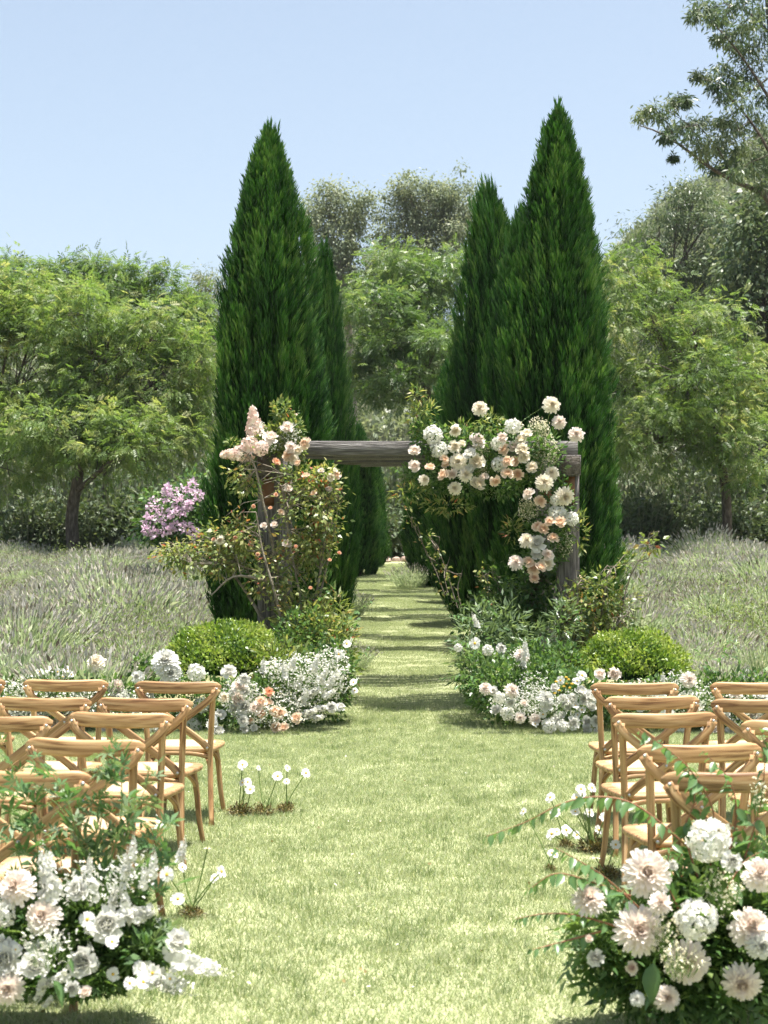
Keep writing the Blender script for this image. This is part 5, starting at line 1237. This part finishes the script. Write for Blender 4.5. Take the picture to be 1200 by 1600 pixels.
cosmos_tuft('cosmos tuft in the middle of the three by the left chairs', 411, 1265, dg(1271), 16, [(434, 1213, 9, .1), (404, 1200, 5, 1.2)])
cosmos_tuft('cosmos tuft nearest the aisle centre of the three by the left chairs', 447, 1258, dg(1267), 15, [(478, 1208, 9, .4), (449, 1200, 6, 1.0), (448, 1221, 6, .2)])
cosmos_tuft('cosmos tuft beside the nearest left flowers, blooms leaning right', 300, 1422, dg(1430), 18, [(346, 1362, 11, 1.0), (335, 1372, 8, -.2), (324, 1326, 7, 6), (278, 1405, 12, .1), (262, 1366, 10, 0), (285, 1355, 8, .4)])
cosmos_tuft('cosmos tuft behind the arching twig, left of the right chairs', 882, 1310, dg(1322), 13, [(860, 1246, 9, -.3), (862, 1303, 10, -.2), (885, 1297, 10, .2), (901, 1305, 8, .1), (870, 1300, 7, .4)])
cosmos_tuft('cosmos tuft under the middle right aisle chair', 925, 1318, dg(1328), 22, [(925, 1231, 9, .3), (908, 1233, 9, 0), (901, 1246, 8, -.2), (921, 1270, 9, .1), (945, 1277, 9, .2), (899, 1268, 8, -.2), (910, 1240, 7, 0), (935, 1297, 9, .5), (868, 1270, 9, -.3), (911, 1251, 7, .2)])
cosmos_tuft('cosmos tuft by the foot of the middle right chair', 945, 1362, dg(1372), 22, [(962, 1320, 9, .2), (931, 1341, 8, 6)])
cosmos_tuft('small cosmos tuft out on the grass left of the right chairs', 858, 1350, dg(1358), 10, [(862, 1333, 7, -.3), (868, 1336, 6, .3), (818, 1268, 7, -.6)])

# ================================================================== FOREGROUND ARRANGEMENTS
DN = 5.2
def z3(x, y): return x * .35, 1300 + y * .35
b = on_ground(80, DN); E = empty('foreground_flower_arrangement', b, 'loose white and blush flowers with maple sprays at the bottom left corner', 'flower arrangement')
foliage_cloud(E, b, [(60, 1480, 90, 70, DN), (150, 1460, 85, 75, DN), (220, 1480, 60, 45, DN), (40, 1420, 60, 60, DN + .1), (170, 1400, 60, 50, DN + .1), (-40, 1470, 80, 80, DN), (120, 1530, 90, 30, DN - .05)], 4300, PALM, .042, 'foliage', bias=.56)
foliage_cloud(E, b, [(100, 1470, 90, 80, DN + .1), (10, 1470, 80, 80, DN + .1), (190, 1480, 60, 50, DN + .1), (230, 1490, 30, 24, DN - .1)], 1600, LEAF, .055, 'foliage', 'inner_foliage_or_core', bias=.4)
for (x, y, r, c, k) in [(70, 245, 78, 'blush', 'dahlia'), (190, 375, 75, 'blush', 'dahlia'), (35, 700, 70, 'blush', 'dahlia'), (345, 255, 42, 'white', 'rose'), (475, 410, 56, 'white', 'rose'), (155, 590, 48, 'white', 'rose'), (365, 580, 50, 'white', 'rose'), (795, 485, 42, 'white', 'rose'), (20, 570, 55, 'white', 'rose'), (15, 500, 30, 'white', 'rose'), (320, 697, 24, 'white', 'rose'), (380, 715, 22, 'blush', 'rose'), (10, 360, 60, 'white', 'hydrangea'), (745, 190, 32, 'white', 'cosmos'), (505, 635, 30, 'white', 'cosmos'), (680, 630, 34, 'white', 'cosmos'), (640, 670, 32, 'white', 'cosmos'), (580, 675, 28, 'white', 'cosmos'), (620, 600, 26, 'white', 'cosmos'), (760, 655, 26, 'white', 'cosmos'), (500, 490, 30, 'white', 'cosmos'), (390, 390, 36, 'white', 'cosmos'), (70, 525, 20, 'white', 'cosmos')]:
    bloom(E, b, k, c, *z3(x, y), r * .35, DN - .25, .3, .5)
def spike(x0, y0, x1, y1, colr='white', dz=0.0):
    p0, p1 = at(*z3(x0, y0), DN - .2), at(*z3(x1, y1), DN - .2 + dz); g = .02
    p0.z = max(p0.z, g + .03); p1.z = max(p1.z, g + .015)
    v = p1 - p0; o = obj('flower_spike', coloured(random.choice(sm), colr), None, E, p0 - b, v.to_track_quat('Z', 'Y'), v.length)
for q in [(215, 300, 205, 90), (240, 290, 180, 20), (540, 380, 740, 330), (760, 560, 1060, 640), (620, 620, 900, 740), (430, 300, 420, 210), (500, 330, 520, 210), (560, 330, 540, 190), (380, 440, 430, 470), (200, 660, 150, 790), (230, 740, 180, 800), (420, 600, 390, 470), (120, 520, 250, 500), (600, 400, 720, 340), (260, 520, 130, 480), (640, 250, 650, 130), (560, 200, 570, 60), (680, 200, 690, 60), (400, 180, 400, 90), (420, 250, 350, 130), (800, 130, 830, 10), (300, 640, 150, 700), (250, 260, 190, 150), (590, 120, 600, 0)]:
    spike(*q)
filler(E, b, [(150, 1380, 70, 40, DN - .1), (210, 1360, 40, 40, DN - .05), (80, 1470, 50, 40, DN - .3), (260, 1530, 50, 16, DN - .2)], 420, .012, 'white')
for pts, n, lf in [([(120, 1450, DN), (150, 1330, DN), (165, 1230, DN), (170, 1165, DN)], 34, 'pale'), ([(130, 1440, DN), (190, 1330, DN), (215, 1260, DN), (240, 1205, DN)], 26, 'pale'), ([(80, 1440, DN), (60, 1330, DN), (40, 1250, DN), (5, 1170, DN)], 26, 'palm'), ([(150, 1440, DN), (120, 1300, DN), (95, 1230, DN), (60, 1190, DN)], 22, 'palm'),
                   ([(170, 1430, DN), (220, 1380, DN), (250, 1310, DN), (262, 1290, DN)], 22, 'palm'), ([(160, 1440, DN), (170, 1370, DN), (158, 1300, DN), (150, 1250, DN)], 22, 'palm'), ([(200, 1480, DN - .1), (240, 1470, DN - .1), (262, 1455, DN - .1)], 14, 'pale'), ([(100, 1450, DN), (100, 1370, DN), (80, 1310, DN), (40, 1290, DN)], 20, 'palm'), ([(190, 1440, DN), (250, 1400, DN), (262, 1350, DN), (240, 1310, DN)], 18, 'palm'), ([(60, 1440, DN), (30, 1340, DN), (15, 1270, DN), (30, 1215, DN)], 22, 'palm'), ([(150, 1420, DN), (185, 1300, DN), (190, 1220, DN), (182, 1170, DN)], 26, 'palm'), ([(140, 1420, DN), (135, 1340, DN), (100, 1270, DN), (70, 1240, DN)], 22, 'pale')]:
    leafy_branch(E, b, pts, int(n * .75), .088, lf, .05, 'stemgreen', .0035, name='maple_spray')
for (x, y, r) in [(235, 660, 120), (300, 560, 70)]:
    p = at(*z3(x, y), DN - .3); obj('broad_leaf', LF['oval'], None, E, p - b, Vector((.5, -.2, -.8)).to_track_quat('X', 'Z'), r * .35 * pxm(DN))

def z4(x, y): return 780 + x * .35, 1260 + y * .35
b = on_ground(1100, DN); E = empty('foreground_flower_arrangement', b, 'big blush dahlias and white hydrangeas with arching twigs at the bottom right corner', 'flower arrangement')
foliage_cloud(E, b, [(1060, 1480, 80, 80, DN), (1140, 1470, 80, 90, DN), (1000, 1500, 70, 55, DN), (1200, 1480, 70, 90, DN), (930, 1470, 35, 40, DN), (1090, 1400, 60, 60, DN + .1), (1160, 1390, 60, 60, DN + .1), (1080, 1545, 120, 25, DN - .05)], 2300, PINN3, .085, 'foliage', bias=.60)
foliage_cloud(E, b, [(1060, 1480, 80, 70, DN + .1), (1140, 1480, 80, 80, DN + .1), (1000, 1500, 60, 50, DN + .1), (1200, 1480, 70, 80, DN + .1)], 1800, LEAF, .055, 'foliage', 'inner_foliage_or_core', bias=.4)
for (x, y, r, c, k, u) in [(660, 295, 100, 'blush', 'dahlia', .3), (625, 550, 106, 'blush', 'dahlia', .3), (840, 700, 92, 'blush', 'dahlia', .2), (1125, 540, 88, 'blush', 'dahlia', .5), (1165, 300, 74, 'blush', 'dahlia', .4), (1085, 790, 82, 'blush', 'dahlia', .1), (750, 855, 55, 'blush', 'dahlia', .1), (400, 415, 72, 'blush', 'dahlia', 1.5), (615, 860, 32, 'white', 'dahlia', .3), (1170, 620, 60, 'white', 'dahlia', .3), (935, 150, 92, 'white', 'hydrangea', .5), (880, 505, 88, 'white', 'hydrangea', .3), (1040, 245, 32, 'white', 'rose', .5), (430, 675, 30, 'white', 'rose', .5), (720, 430, 50, 'blush', 'dahlia', .8), (400, 590, 14, 'pink', 'rose', .5), (590, 720, 22, 'pink', 'rose', .5), (775, 262, 18, 'white', 'rose', .5)]:
    bloom(E, b, k, c, *z4(x, y), r * .35, DN - .28, .18, u, at(1020, 1470, DN) if (x, y) == (400, 415) else None)
filler(E, b, [(1030, 1450, 30, 40, DN - .25), (1130, 1390, 40, 40, DN - .2), (1060, 1490, 40, 30, DN - .3), (1180, 1240, 20, 30, DN)], 420, .009, 'gyp')
for pts, n, sz, lf in [([(1095, 1342, DN), (1025, 1280, DN - .05), (980, 1252, DN - .05), (930, 1245, DN - .05), (880, 1255, DN - .05), (820, 1285, DN - .05), (760, 1307, DN - .05)], 40, .068, 'oval'),
                       ([(1000, 1420, DN - .1), (950, 1375, DN - .15), (910, 1348, DN - .2), (868, 1325, DN - .2)], 22, .07, 'oval'), ([(985, 1400, DN - .1), (930, 1380, DN - .2), (870, 1365, DN - .25), (826, 1390, DN - .25)], 22, .066, 'oval'),
                       ([(965, 1448, DN - .2), (900, 1430, DN - .25), (850, 1428, DN - .25), (806, 1436, DN - .25)], 22, .05, 'oval'), ([(940, 1455, DN - .2), (885, 1470, DN - .25), (832, 1484, DN - .3)], 14, .05, 'oval'),
                       ([(1110, 1360, DN), (1115, 1270, DN), (1080, 1205, DN), (1040, 1168, DN), (1000, 1142, DN)], 30, .075, 'oval'), ([(1130, 1370, DN), (1150, 1280, DN), (1140, 1220, DN), (1100, 1175, DN)], 24, .07, 'oval'), ([(1150, 1380, DN), (1185, 1270, DN), (1195, 1190, DN), (1190, 1140, DN)], 24, .07, 'oval'),
                       ([(1090, 1370, DN), (1070, 1300, DN), (1085, 1250, DN), (1075, 1200, DN)], 20, .07, 'oval'), ([(1060, 1420, DN - .1), (1040, 1370, DN - .1), (1050, 1320, DN - .1)], 14, .08, 'oval'), ([(1130, 1400, DN - .1), (1160, 1350, DN - .1), (1190, 1330, DN - .1)], 12, .08, 'oval')]:
    leafy_branch(E, b, pts, n, sz, lf, .75, 'stemred', .0042, name='arching_twig')
for (x, y, r, v) in [(690, 700, 170, (-.15, -.3, -.95)), (700, 830, 90, (-.6, -.3, -.6)), (560, 400, 90, (-1, -.1, .1)), (1050, 190, 90, (.6, -.3, .5))]:
    p = at(*z4(x, y), DN - .22); obj('broad_leaf', LF['oval'], None, E, p - b, Vector(v).to_track_quat('X', 'Z'), r * .35 * pxm(DN))

# ================================================================== AIR
def haze():
    m = bpy.data.materials.new('haze'); m.use_nodes = True; n = m.node_tree.nodes; l = m.node_tree.links
    n.remove(n['Principled BSDF']); v = n.new('ShaderNodeVolumePrincipled'); v.inputs['Color'].default_value = (0.86, 0.92, 1.0, 1); v.inputs['Density'].default_value = 0.00016
    v.inputs['Anisotropy'].default_value = 0.2
    l.new(v.outputs[0], n['Material Output'].inputs['Volume'])
    mb = MB(); box(mb, (0, 275, 57), (1000, 870, 124), 0.5); o = obj('haze', mb.mesh('haze'), m); o['kind'] = 'stuff'; tag(o, 'thin summer haze over the valley', 'haze')
haze()
